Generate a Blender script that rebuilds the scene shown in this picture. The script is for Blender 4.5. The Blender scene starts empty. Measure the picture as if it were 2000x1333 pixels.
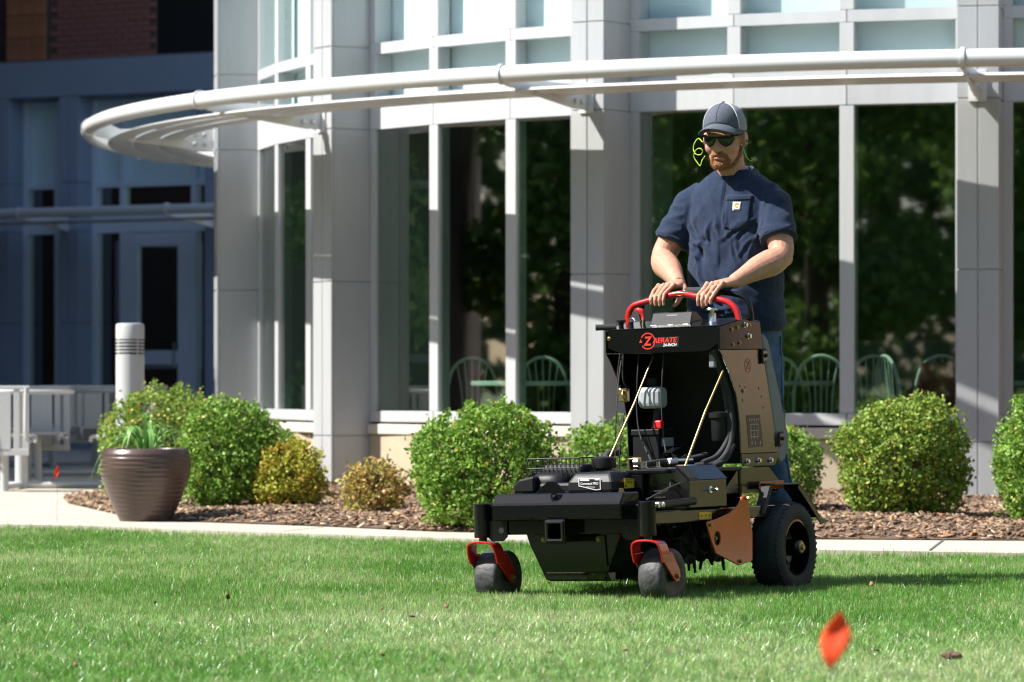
import bpy, bmesh, math, random
import numpy as np
from mathutils import Vector, Matrix, Euler, noise as mnoise

random.seed(7); RNG = np.random.default_rng(7)
PI = math.pi; R = math.radians
SC = bpy.context.scene
COL = SC.collection

# ------------------------------------------------------------------ camera
cam_d = bpy.data.cameras.new('camera'); cam = bpy.data.objects.new('camera', cam_d)
COL.objects.link(cam); SC.camera = cam
cam.location = (0, 0, .8); cam.rotation_euler = (R(90), 0, 0)
cam_d.lens = 135; cam_d.sensor_width = 36; cam_d.shift_y = 83.5 / 2000
cam_d.clip_start = .1; cam_d.clip_end = 3000
cam_d.dof.use_dof = True; cam_d.dof.focus_distance = 15.35; cam_d.dof.aperture_fstop = 5.6

# ------------------------------------------------------------------ sky and sun
SUN_AZ, SUN_EL = R(81), R(47.7)                 # azimuth from -Y towards -X
sdir = Vector((-math.sin(SUN_AZ) * math.cos(SUN_EL), -math.cos(SUN_AZ) * math.cos(SUN_EL), math.sin(SUN_EL)))
w = bpy.data.worlds.new('World'); SC.world = w; w.use_nodes = True
nt = w.node_tree; bg = nt.nodes['Background']
sky = nt.nodes.new('ShaderNodeTexSky'); sky.sky_type = 'NISHITA'; sky.sun_disc = False
sky.sun_elevation = SUN_EL; sky.sun_rotation = math.atan2(sdir.x, sdir.y)
nt.links.new(sky.outputs[0], bg.inputs[0]); bg.inputs[1].default_value = .085
sl = bpy.data.lights.new('sun', 'SUN'); sl.energy = 4.9; sl.angle = R(.5); sl.color = (1, .968, .91)
so = bpy.data.objects.new('sun', sl); COL.objects.link(so)
so.rotation_euler = (-sdir).to_track_quat('-Z', 'Y').to_euler(); so.location = sdir * 60
SC.view_settings.view_transform = 'Standard'; SC.view_settings.look = 'None'
SC.cycles.use_denoising = True; SC.cycles.filter_width = 1.25
SC.view_settings.exposure = 1.1; SC.view_settings.gamma = 1

# ------------------------------------------------------------------ materials
MATS = {}
def mat(name, col, rough=.5, metal=0., ior=1.5, bump=0., bscale=60., var=0., vscale=3., coat=0., attr=None,
        trans=0., spec=.5, col2=None, stretch=None, sheen=0., emit=None, detail=4, ramp=(.32, .68)):
    m = bpy.data.materials.new(name); m.use_nodes = True; n = m.node_tree.nodes; L = m.node_tree.links
    b = n['Principled BSDF']; b.inputs['Base Color'].default_value = (*col, 1)
    b.inputs['Roughness'].default_value = rough; b.inputs['Metallic'].default_value = metal
    b.inputs['IOR'].default_value = ior; b.inputs['Coat Weight'].default_value = coat
    b.inputs['Coat Roughness'].default_value = .08
    b.inputs['Specular IOR Level'].default_value = spec
    if sheen: b.inputs['Sheen Weight'].default_value = sheen
    tc = n.new('ShaderNodeTexCoord'); vec = tc.outputs['Object']
    if stretch:
        mp = n.new('ShaderNodeMapping'); mp.inputs['Scale'].default_value = stretch
        L.new(vec, mp.inputs[0]); vec = mp.outputs[0]
    src = None
    if attr:
        a = n.new('ShaderNodeAttribute'); a.attribute_name = attr; src = a.outputs['Color']
        L.new(src, b.inputs['Base Color'])
    elif var or col2:
        t = n.new('ShaderNodeTexNoise'); t.inputs['Scale'].default_value = vscale; t.inputs['Detail'].default_value = 6
        t.inputs['Roughness'].default_value = .65
        L.new(vec, t.inputs[0])
        r = n.new('ShaderNodeValToRGB'); c2 = col2 or tuple(c * (1 - var) for c in col)
        c1 = col if col2 else tuple(min(1, c * (1 + var)) for c in col)
        r.color_ramp.elements[0].position = ramp[0]; r.color_ramp.elements[1].position = ramp[1]
        r.color_ramp.elements[0].color = (*c2, 1); r.color_ramp.elements[1].color = (*c1, 1)
        L.new(t.outputs[0], r.inputs[0]); src = r.outputs[0]; L.new(src, b.inputs['Base Color'])
    if bump:
        t2 = n.new('ShaderNodeTexNoise'); t2.inputs['Scale'].default_value = bscale; t2.inputs['Detail'].default_value = detail
        L.new(vec, t2.inputs[0])
        bp = n.new('ShaderNodeBump'); bp.inputs['Strength'].default_value = bump; bp.inputs['Distance'].default_value = .01
        L.new(t2.outputs[0], bp.inputs['Height']); L.new(bp.outputs[0], b.inputs['Normal'])
    if emit:
        b.inputs['Emission Color'].default_value = (*emit[0], 1); b.inputs['Emission Strength'].default_value = emit[1]
    if trans:
        tr = n.new('ShaderNodeBsdfTranslucent'); mx = n.new('ShaderNodeMixShader'); mx.inputs[0].default_value = trans
        if src: L.new(src, tr.inputs[0])
        else: tr.inputs[0].default_value = (*col, 1)
        L.new(b.outputs[0], mx.inputs[1]); L.new(tr.outputs[0], mx.inputs[2]); L.new(mx.outputs[0], n['Material Output'].inputs[0])
    MATS[name] = m; return m

def glass(name, tint, refl, rough=0., minr=None):
    """thin window glass: tinted transparency plus mirror reflection rising towards grazing angles"""
    m = bpy.data.materials.new(name); m.use_nodes = True; n = m.node_tree.nodes; L = m.node_tree.links
    n.remove(n['Principled BSDF'])
    t = n.new('ShaderNodeBsdfTransparent'); t.inputs[0].default_value = (*tint, 1)
    g = n.new('ShaderNodeBsdfGlossy'); g.inputs['Roughness'].default_value = rough; g.inputs[0].default_value = (1, 1, 1, 1)
    lw = n.new('ShaderNodeFresnel'); lw.inputs[0].default_value = 1.5
    mr = n.new('ShaderNodeMapRange'); mr.inputs['From Min'].default_value = .04; mr.inputs['From Max'].default_value = 1
    mr.inputs['To Min'].default_value = refl; mr.inputs['To Max'].default_value = 1
    L.new(lw.outputs[0], mr.inputs[0])
    ge = n.new('ShaderNodeNewGeometry'); iv = n.new('ShaderNodeMath'); iv.operation = 'SUBTRACT'; iv.inputs[0].default_value = 1
    L.new(ge.outputs['Backfacing'], iv.inputs[1]); mu = n.new('ShaderNodeMath'); mu.operation = 'MULTIPLY'
    L.new(mr.outputs[0], mu.inputs[0]); L.new(iv.outputs[0], mu.inputs[1])
    mx = n.new('ShaderNodeMixShader'); L.new(mu.outputs[0], mx.inputs[0]); L.new(t.outputs[0], mx.inputs[1]); L.new(g.outputs[0], mx.inputs[2])
    L.new(mx.outputs[0], n['Material Output'].inputs[0]); MATS[name] = m; return m

mat('soil', (.12, .17, .05), .9, col2=(.07, .1, .03), vscale=1.5, bump=.6, bscale=120)
mat('grass', (.1, .2, .04), .33, attr='col', trans=.38, spec=.7)
mat('leaf', (.1, .2, .04), .48, attr='col', trans=.32, spec=.3)
mat('tree_leaf', (.05, .11, .02), .5, attr='col', trans=.4)
mat('bark', (.1, .075, .05), .9, bump=.8, bscale=30, var=.3)
mat('mulch', (.18, .115, .07), .95, col2=(.075, .045, .03), vscale=40, bump=1, bscale=90)
mat('chip', (.2, .13, .09), .9, attr='col')
mat('concrete', (.46, .415, .345), .85, col2=(.39, .35, .285), vscale=2.2, bump=.15, bscale=160)
mat('limestone', (.48, .41, .29), .85, col2=(.39, .325, .22), vscale=2.5, bump=.12, bscale=90)
mat('ledge_stone', (.62, .57, .49), .8, col2=(.54, .49, .41), vscale=3, bump=.1, bscale=90)
mat('panel', (.39, .4, .405), .38, var=.06, vscale=1.2, stretch=(5, 5, .5), spec=.6, coat=.15)
mat('frame_skylit', (.66, .74, .82), .42, var=.04, vscale=.9)  # copy of frame with blue sky light put into its colour
mat('panel_skylit', (.31, .38, .48), .42, var=.06, vscale=.7, spec=.5)  # copy of panel for shaded walls; its blue is sky light put into colour
mat('joint', (.12, .12, .12), .8)
mat('sealant', (.6, .6, .6), .7)
mat('frame', (.48, .49, .495), .4, var=.05, vscale=1.3, stretch=(6, 6, .6))
mat('pipe_white', (.62, .625, .62), .33, var=.04, vscale=1.5)
mat('steel', (.55, .55, .54), .35, metal=.8)
mat('blind', (.7, .77, .785), .7, var=.02, vscale=1.5)
mat('blind_skylit', (.85, .92, .95), .7)  # copy of blind, lightened and blued to carry sky light in its colour
glass('glass', (.69, .79, .73), .25, rough=.018)
glass('glass_upper', (.93, .97, .97), .05)
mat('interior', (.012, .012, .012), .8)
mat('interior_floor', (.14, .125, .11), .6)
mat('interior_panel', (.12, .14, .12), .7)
mat('inner_cover', (.3, .36, .33), .5)
mat('teal_metal', (.86, .88, .86), .4)
mat('wood', (.3, .2, .12), .5, var=.2)
mat('red_matte', (.35, .03, .04), .8)
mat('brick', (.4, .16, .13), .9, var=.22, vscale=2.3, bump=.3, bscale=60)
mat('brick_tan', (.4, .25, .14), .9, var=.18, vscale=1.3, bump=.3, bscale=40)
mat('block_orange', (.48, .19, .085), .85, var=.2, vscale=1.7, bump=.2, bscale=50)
mat('brick_dark', (.075, .045, .038), .9, var=.22, vscale=2.3, bump=.3, bscale=60)  # brick darkened so the added left wings mirror as deep shade
mat('mortar', (.15, .1, .085), .95)
mat('near_black', (.012, .012, .012), .6)
mat('black_paint', (.09, .085, .07), .1, ior=1.48, bump=.012, bscale=9, col2=(.005, .005, .0055), vscale=150, ramp=(.66, .74))
mat('black_plate', (.009, .0085, .008), .16, ior=2.1, var=.3, vscale=9, bump=.03, bscale=5)
mat('mirror_plate', (.012, .0095, .008), .17, ior=2.5, var=.3, vscale=9, bump=.03, bscale=4)  # black plate; brown of the mirrored brick put into its base colour
mat('black_plastic', (.011, .011, .012), .45, spec=.25, bump=.08, bscale=400)
mat('rubber', (.028, .028, .029), .8, bump=.25, bscale=70, var=.25, vscale=12)
mat('caster_rubber', (.075, .075, .078), .58, bump=.3, bscale=55, col2=(.02, .02, .02), vscale=28)
mat('foam', (.045, .046, .048), .95, bump=.5, bscale=700)
mat('red_paint', (.5, .012, .01), .2, coat=.6, ior=1.6, var=.1, vscale=6)
mat('red_plate', (.6, .1, .015), .14, ior=1.75, var=.12, vscale=7)
mat('red_plastic', (.6, .02, .02), .35)
mat('zinc', (.38, .28, .13), .4, metal=1, var=.2, vscale=60)
mat('chrome', (.75, .75, .76), .2, metal=1)
mat('reservoir', (.5, .54, .56), .45, trans=.25)
mat('decal_black', (.012, .012, .013), .4)
mat('decal_white', (.75, .75, .74), .5)
mat('decal_red', (.62, .035, .025), .45)
mat('decal_faded', (.33, .05, .035), .45)
mat('decal_yellow', (.75, .5, .03), .5)
mat('decal_grey', (.36, .36, .37), .5)
mat('pad_grey', (.19, .2, .215), .75, bump=.15, bscale=300, var=.08, vscale=8)
mat('skin', (.54, .295, .205), .52, col2=(.45, .215, .14), vscale=70, bump=.2, bscale=230, spec=.35)
mat('lips', (.42, .17, .14), .45)
mat('navy_cloth', (.018, .029, .06), .92, var=.16, vscale=50, bump=.25, bscale=420, sheen=.12, spec=.15)
mat('white_cloth', (.75, .75, .8), .9)
mat('denim', (.09, .16, .27), .9, col2=(.035, .075, .15), vscale=14, bump=.5, bscale=500)
mat('cap_heather', (.11, .125, .155), .95, col2=(.06, .07, .092), vscale=160, bump=.3, bscale=300)
mat('cap_mesh', (.34, .345, .36), .9, col2=(.24, .245, .26), vscale=260, bump=.5, bscale=420)
mat('beard', (.4, .16, .055), .75, col2=(.2, .075, .03), vscale=130, bump=1, bscale=220)
mat('hair', (.09, .05, .03), .7, bump=1, bscale=200)
mat('lens', (.004, .01, .005), .05, ior=1.55)
mat('neon', (.55, .8, .06), .4)
mat('blue_plug', (.02, .03, .25), .5)
mat('boot', (.09, .06, .04), .7)
mat('pot', (.072, .046, .038), .3, var=.25, vscale=5, bump=.12, bscale=30)
mat('potting', (.03, .022, .016), .95)
mat('flag', (.9, .11, .03), .45, trans=.4)
mat('flag_white', (.8, .75, .7), .5)
mat('wire', (.2, .2, .2), .4, metal=.7)
mat('roof', (.2, .2, .2), .9)

# ------------------------------------------------------------------ mesh helpers
class MB:
    def __init__(s): s.v = []; s.f = []
    def add(s, vs, fs):
        o = len(s.v); s.v += [tuple(map(float, p)) for p in vs]; s.f += [tuple(i + o for i in f) for f in fs]; return s
    def box(s, x0, x1, y0, y1, z0, z1, M=None):
        vs = [(x, y, z) for z in (z0, z1) for y in (y0, y1) for x in (x0, x1)]
        if M is not None: vs = [tuple(M @ Vector(p)) for p in vs]
        return s.add(vs, [(0, 2, 3, 1), (4, 5, 7, 6), (0, 1, 5, 4), (2, 6, 7, 3), (0, 4, 6, 2), (1, 3, 7, 5)])
    def prism(s, poly, a0, a1, axis='y'):
        """poly: 2D points; axis y -> (x,z) profile, x -> (y,z), z -> (x,y)"""
        def P(p, a): return {'y': (p[0], a, p[1]), 'x': (a, p[0], p[1]), 'z': (p[0], p[1], a)}[axis]
        n = len(poly); vs = [P(p, a0) for p in poly] + [P(p, a1) for p in poly]
        fs = [(i, (i + 1) % n, n + (i + 1) % n, n + i) for i in range(n)]
        return s.add(vs, fs + [tuple(range(n))[::-1], tuple(range(n, 2 * n))])
    def loft(s, rings, cap=True, closed=True):
        n = len(rings[0]); vs = [p for r in rings for p in r]; fs = []
        for i in range(len(rings) - 1):
            for j in range(n if closed else n - 1):
                k = (j + 1) % n; fs.append((i * n + j, i * n + k, (i + 1) * n + k, (i + 1) * n + j))
        if cap and closed:
            fs += [tuple(range(n))[::-1], tuple(range((len(rings) - 1) * n, len(rings) * n))]
        return s.add(vs, fs)
    def tube(s, path, r, n=8, cap=True, flat=1., up=None):
        P = [Vector(p) for p in path]; m = len(P)
        rs = r if hasattr(r, '__len__') else [r] * m
        rings = []; ref = None
        for i in range(m):
            t = (P[min(i + 1, m - 1)] - P[max(i - 1, 0)]).normalized()
            if ref is None:
                ref = Vector(up) if up else (Vector((0, 0, 1)) if abs(t.z) < .9 else Vector((1, 0, 0)))
            a = t.cross(ref)
            if a.length < 1e-5: a = t.orthogonal()
            a.normalize(); b = a.cross(t).normalized(); ref = b
            rings.append([P[i] + a * rs[i] * math.cos(2 * PI * k / n) + b * rs[i] * flat * math.sin(2 * PI * k / n) for k in range(n)])
        return s.loft(rings, cap)
    def lathe(s, prof, n=24, c=(0, 0, 0), axis='z', cap=True, a0=0.):
        """prof: (radius, height) list"""
        rings = []
        for r, h in prof:
            ring = []
            for k in range(n):
                a = 2 * PI * k / n + a0; x, y = r * math.cos(a), r * math.sin(a)
                p = {'z': (x, y, h), 'y': (x, h, -y), 'x': (h, x, y)}[axis]
                ring.append((p[0] + c[0], p[1] + c[1], p[2] + c[2]))
            rings.append(ring)
        return s.loft(rings, cap)
    def ball(s, c, r, nu=16, nv=10):
        r = r if hasattr(r, '__len__') else (r, r, r); rings = []
        for i in range(nv + 1):
            a = -PI / 2 + PI * i / nv; ca = max(math.cos(a), 1e-3)
            rings.append([(c[0] + r[0] * ca * math.cos(2 * PI * k / nu), c[1] + r[1] * ca * math.sin(2 * PI * k / nu), c[2] + r[2] * math.sin(a)) for k in range(nu)])
        return s.loft(rings)
    def xf(s, M):
        s.v = [tuple(M @ Vector(p)) for p in s.v]; return s
    def mesh(s, name):
        me = bpy.data.meshes.new(name); me.from_pydata(s.v, [], s.f); me.validate(); me.update(); return me
    def build(s, name, m, parent=None, smooth=None, bevel=0., seg=2, kind=None, label=None, fix=True):
        me = s.mesh(name)
        if fix:
            bm = bmesh.new(); bm.from_mesh(me); bmesh.ops.recalc_face_normals(bm, faces=bm.faces); bm.to_mesh(me); bm.free()
        return link(name, me, m, parent, smooth, bevel, seg, kind, label)

def link(name, me, m, parent=None, smooth=None, bevel=0., seg=2, kind=None, label=None):
    o = bpy.data.objects.new(name, me); COL.objects.link(o)
    if m: me.materials.append(MATS[m] if isinstance(m, str) else m)
    if parent: o.parent = parent
    if smooth is not None:
        me.polygons.foreach_set('use_smooth', [True] * len(me.polygons))
        if smooth < 180: me.set_sharp_from_angle(angle=R(smooth))
    if bevel:
        b = o.modifiers.new('bevel', 'BEVEL'); b.width = bevel; b.segments = seg; b.limit_method = 'ANGLE'; b.angle_limit = R(35)
    if kind: o['kind'] = kind
    if label: o['label'] = label
    return o

def empty(name, loc=(0, 0, 0), rot=(0, 0, 0)):
    o = bpy.data.objects.new(name, None); COL.objects.link(o); o.location = loc; o.rotation_euler = rot; o.empty_display_size = .1; return o
def tag(o, label, cat, group=None):
    o['label'] = label; o['category'] = cat
    if group: o['group'] = group
    return o
def struct(o): o['kind'] = 'structure'; return o
def copy_tree(o, parent=None):
    c = o.copy(); COL.objects.link(c); c.parent = parent
    for ch in list(o.children): copy_tree(ch, c)
    return c
def bake(o):
    """replace an object's mesh by its evaluated mesh and clear modifiers"""
    dg = bpy.context.evaluated_depsgraph_get(); dg.update()
    me = bpy.data.meshes.new_from_object(o.evaluated_get(dg)); o.modifiers.clear(); old = o.data; o.data = me
    bpy.data.meshes.remove(old); return o
def remesh(mb, vox, smooth_it=4, fac=.5):
    """union of overlapping closed shapes -> one smooth skin; returns a mesh"""
    o = bpy.data.objects.new('tmp', mb.mesh('tmp')); COL.objects.link(o)
    bm = bmesh.new(); bm.from_mesh(o.data); bmesh.ops.recalc_face_normals(bm, faces=bm.faces); bm.to_mesh(o.data); bm.free()
    r = o.modifiers.new('r', 'REMESH'); r.mode = 'VOXEL'; r.voxel_size = vox
    if smooth_it:
        s = o.modifiers.new('s', 'SMOOTH'); s.factor = fac; s.iterations = smooth_it
    dg = bpy.context.evaluated_depsgraph_get(); dg.update()
    me = bpy.data.meshes.new_from_object(o.evaluated_get(dg)); old = o.data; bpy.data.objects.remove(o); bpy.data.meshes.remove(old)
    me.materials.clear(); return me
def cut(o, mb):
    """boolean-subtract a shape and bake"""
    c = bpy.data.objects.new('cutter', mb.mesh('cutter')); COL.objects.link(c)
    bm = bmesh.new(); bm.from_mesh(c.data); bmesh.ops.recalc_face_normals(bm, faces=bm.faces); bm.to_mesh(c.data); bm.free()
    c.parent = o.parent
    b = o.modifiers.new('cut', 'BOOLEAN'); b.operation = 'DIFFERENCE'; b.object = c; b.solver = 'EXACT'
    others = [m for m in o.modifiers if m.type == 'BEVEL']; keep = [(m.width, m.segments) for m in others]
    for m in others: o.modifiers.remove(m)
    mats_ = list(o.data.materials)
    bake(o)
    o.data.materials.clear()
    for m_ in mats_: o.data.materials.append(m_)
    me = c.data; bpy.data.objects.remove(c); bpy.data.meshes.remove(me)
    for wd, sg in keep:
        b = o.modifiers.new('bevel', 'BEVEL'); b.width = wd; b.segments = sg; b.limit_method = 'ANGLE'; b.angle_limit = R(35)
    return o
def text(name, body, m, parent, M, size, shear=0., bold=0., ext=.0006, align='CENTER', spacing=1.):
    cu = bpy.data.curves.new('t', 'FONT'); cu.body = body; cu.size = size; cu.shear = shear; cu.offset = bold; cu.extrude = ext
    cu.align_x = align; cu.align_y = 'CENTER'; cu.space_character = spacing; cu.resolution_u = 3
    o = bpy.data.objects.new('t', cu); COL.objects.link(o)
    dg = bpy.context.evaluated_depsgraph_get(); dg.update()
    me = bpy.data.meshes.new_from_object(o.evaluated_get(dg)); bpy.data.objects.remove(o); bpy.data.curves.remove(cu)
    me.transform(M); me.materials.clear()
    return link(name, me, m, parent)
def spline(pts, n=8):
    """Catmull-Rom through points"""
    P = [Vector(p) for p in pts]; P = [2 * P[0] - P[1]] + P + [2 * P[-1] - P[-2]]; out = []
    for i in range(1, len(P) - 2):
        for k in range(n):
            t = k / n; a, b, c, d = P[i - 1], P[i], P[i + 1], P[i + 2]
            out.append(.5 * ((2 * b) + (c - a) * t + (2 * a - 5 * b + 4 * c - d) * t * t + (3 * b - a - 3 * c + d) * t ** 3))
    out.append(P[-2]); return out
def vnoise(x, y, s, seed=0):
    """smooth 2D value noise, numpy"""
    g = np.random.default_rng(seed).random((256, 256)); X = x * s + 1000; Y = y * s + 1000
    xi = np.floor(X).astype(int); yi = np.floor(Y).astype(int); fx = X - xi; fy = Y - yi
    fx = fx * fx * (3 - 2 * fx); fy = fy * fy * (3 - 2 * fy)
    q = lambda a, b: g[a % 256, b % 256]
    return (q(xi, yi) * (1 - fx) + q(xi + 1, yi) * fx) * (1 - fy) + (q(xi, yi + 1) * (1 - fx) + q(xi + 1, yi + 1) * fx) * fy
def raw_mesh(name, V, faces_n, F, cols=None):
    """big mesh from numpy; faces_n sizes, F flat indices; cols per vertex (n,3)"""
    me = bpy.data.meshes.new(name); me.vertices.add(len(V)); me.vertices.foreach_set('co', V.astype(np.float32).ravel())
    me.loops.add(len(F)); me.loops.foreach_set('vertex_index', F.astype(np.int32))
    me.polygons.add(len(faces_n)); st = np.concatenate([[0], np.cumsum(faces_n)[:-1]])
    me.polygons.foreach_set('loop_start', st.astype(np.int32))
    me.update(calc_edges=True)
    if cols is not None:
        a = me.attributes.new('col', 'FLOAT_COLOR', 'POINT')
        c4 = np.ones((len(V), 4), np.float32); c4[:, :3] = cols; a.data.foreach_set('color', c4.ravel())
    return me
# ================================================================== GROUND
EDGE = np.array([(-40, 28.), (-8, 23.6), (-4.5, 22.5), (-2.92, 21.9), (-2.3, 21.55), (-1.68, 20.95), (-.13, 19.75), (1.48, 18.5), (2.42, 18.15), (5, 17.3), (14, 15.0), (40, 11)])
def edge_y(x): return np.interp(x, EDGE[:, 0], EDGE[:, 1])
# inner edge of the concrete strip = edge of the mulch bed (left end curls round behind the pot)
BED = [(14, 16.4), (5, 18.55), (2.61, 19.55), (1.58, 19.72), (-.41, 20.75), (-1.01, 21.45), (-1.6, 22.0), (-1.95, 22.3), (-2.45, 23.6), (-2.95, 25.6), (-3.15, 26.9), (-3.0, 28.0), (-2.75, 28.6), (-2.4, 31.5)]

def sheet(name, poly, z, m, thick=0.):
    mb = MB()
    if thick: mb.prism(poly, z - thick, z, 'z')
    else: mb.add([(x, y, z) for x, y in poly], [tuple(range(len(poly)))])
    return mb.build(name, m)
lawn = struct(sheet('lawn', [(-1500, -1500), (1500, -1500), (1500, 1500), (-1500, 1500)], -.06, 'soil'))
pave_poly = [(x, y) for x, y in EDGE] + [(40, 80), (-40, 80)]
pav = struct(sheet('pavement', pave_poly, 0., 'concrete', .1))
# expansion joints cut in the walk, as thin recessed-looking sealant strips
for i, (x0, y0, x1, y1) in enumerate([(-3.1, 22.1, -2.2, 23.1), (-1.25, 20.75, -1.05, 21.4), (.62, 19.2, .85, 20.05), (-5.4, 25.3, -3.2, 25.2), (2.0, 18.4, 2.2, 19.6)]):
    d = Vector((x1 - x0, y1 - y0, 0)); n = Vector((-d.y, d.x, 0)).normalized() * .006
    MB().add([(x0 - n.x, y0 - n.y, .004), (x1 - n.x, y1 - n.y, .004), (x1 + n.x, y1 + n.y, .004), (x0 + n.x, y0 + n.y, .004)], [(0, 1, 2, 3)]).build('expansion_joint', 'joint', pav)
# mulch bed: a slightly mounded sheet
def bed_mask(x, y):
    P = np.array(BED + [(14, 40)]); inside = np.zeros(x.shape, bool); j = len(P) - 1
    for i in range(len(P)):
        c = ((P[i, 1] > y) != (P[j, 1] > y)) & (x < (P[j, 0] - P[i, 0]) * (y - P[i, 1]) / (P[j, 1] - P[i, 1] + 1e-12) + P[i, 0])
        inside ^= c; j = i
    return inside
def bed_dist(x, y):
    P = np.array(BED); d = np.full(x.shape, 9.)
    for a, b in zip(P[:-1], P[1:]):
        ab = b - a; t = np.clip(((x - a[0]) * ab[0] + (y - a[1]) * ab[1]) / (ab @ ab), 0, 1)
        d = np.minimum(d, np.hypot(x - a[0] - t * ab[0], y - a[1] - t * ab[1]))
    return d
def bed_z(x, y):
    d = bed_dist(x, y)
    return .006 + .05 * (1 - np.exp(-d * 2.2)) + (vnoise(x, y, 2.2, 3) - .5) * .05 * np.minimum(1, d * 2)
bmb = bmesh.new()
pv = [bmb.verts.new((x, y, .006)) for x, y in BED] ; pv += [bmb.verts.new((4.6, 33, .006)), bmb.verts.new((14, 33, .006))]
bmb.faces.new(pv); bmesh.ops.triangulate(bmb, faces=bmb.faces)
for _ in range(6): bmesh.ops.subdivide_edges(bmb, edges=[e for e in bmb.edges if e.calc_length() > .28], cuts=1, use_grid_fill=True)
bmesh.ops.triangulate(bmb, faces=bmb.faces)
xs = np.array([v.co.x for v in bmb.verts]); ys = np.array([v.co.y for v in bmb.verts]); zz = bed_z(xs, ys)
for v, z in zip(bmb.verts, zz): v.co.z = z
bmesh.ops.recalc_face_normals(bmb, faces=bmb.faces)
me = bpy.data.meshes.new('mulch_bed'); bmb.to_mesh(me); bmb.free()
struct(link('mulch_bed', me, 'mulch', smooth=180))

def boxes_mesh(name, C, half, rot, cols):
    """many small boxes: centres C, half sizes, rotation matrices"""
    n = len(C); base = np.array([(x, y, z) for z in (-1, 1) for y in (-1, 1) for x in (-1, 1)], float)
    V = (base[None] * half[:, None]) @ np.transpose(rot, (0, 2, 1)) + C[:, None]
    f = np.array([(0, 2, 3, 1), (4, 5, 7, 6), (0, 1, 5, 4), (2, 6, 7, 3), (0, 4, 6, 2), (1, 3, 7, 5)])
    F = (f[None] + (np.arange(n) * 8)[:, None, None]).ravel()
    return raw_mesh(name, V.reshape(-1, 3), np.full(n * 6, 4), F, np.repeat(cols, 8, 0))
def rotmats(yaw, pitch, roll):
    cy, sy, cp, sp, cr, sr = np.cos(yaw), np.sin(yaw), np.cos(pitch), np.sin(pitch), np.cos(roll), np.sin(roll)
    z = np.zeros_like(cy); o = np.ones_like(cy)
    A = np.stack([np.stack([cy, -sy, z], -1), np.stack([sy, cy, z], -1), np.stack([z, z, o], -1)], -2)
    B = np.stack([np.stack([cp, z, sp], -1), np.stack([z, o, z], -1), np.stack([-sp, z, cp], -1)], -2)
    Cm = np.stack([np.stack([o, z, z], -1), np.stack([z, cr, -sr], -1), np.stack([z, sr, cr], -1)], -2)
    return A @ B @ Cm
x = RNG.uniform(-3.4, 4.6, 60000); y = RNG.uniform(18.5, 29.5, 60000); k = bed_mask(x, y) & (np.abs(x) < .135 * y + .5) & (np.hypot(x - 4.58, y - 32.36) > 6.8)
x, y = x[k][:21000], y[k][:21000]; n = len(x)
C = np.stack([x, y, bed_z(x, y) + .008], -1)
half = np.stack([RNG.uniform(.01, .034, n), RNG.uniform(.004, .011, n), RNG.uniform(.0015, .004, n)], -1)
t = RNG.random((n, 1)); cols = np.array([.12, .073, .047]) * (1 - t) + np.array([.37, .24, .145]) * t
cols *= RNG.uniform(.6, 1.25, (n, 1)); pale = RNG.random(n) < .07; cols[pale] = np.array([.5, .4, .28]) * RNG.uniform(.7, 1.1, (pale.sum(), 1))
orange = RNG.random(n) < .006; cols[orange] = (.5, .17, .04)
ch = link('mulch_chips', boxes_mesh('mulch_chips', C, half, rotmats(RNG.uniform(0, 6.3, n), RNG.normal(0, .3, n), RNG.normal(0, .3, n)), cols), 'chip', kind='stuff')
tag(ch, 'loose brown wood chips covering the planting bed', 'mulch')

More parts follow.
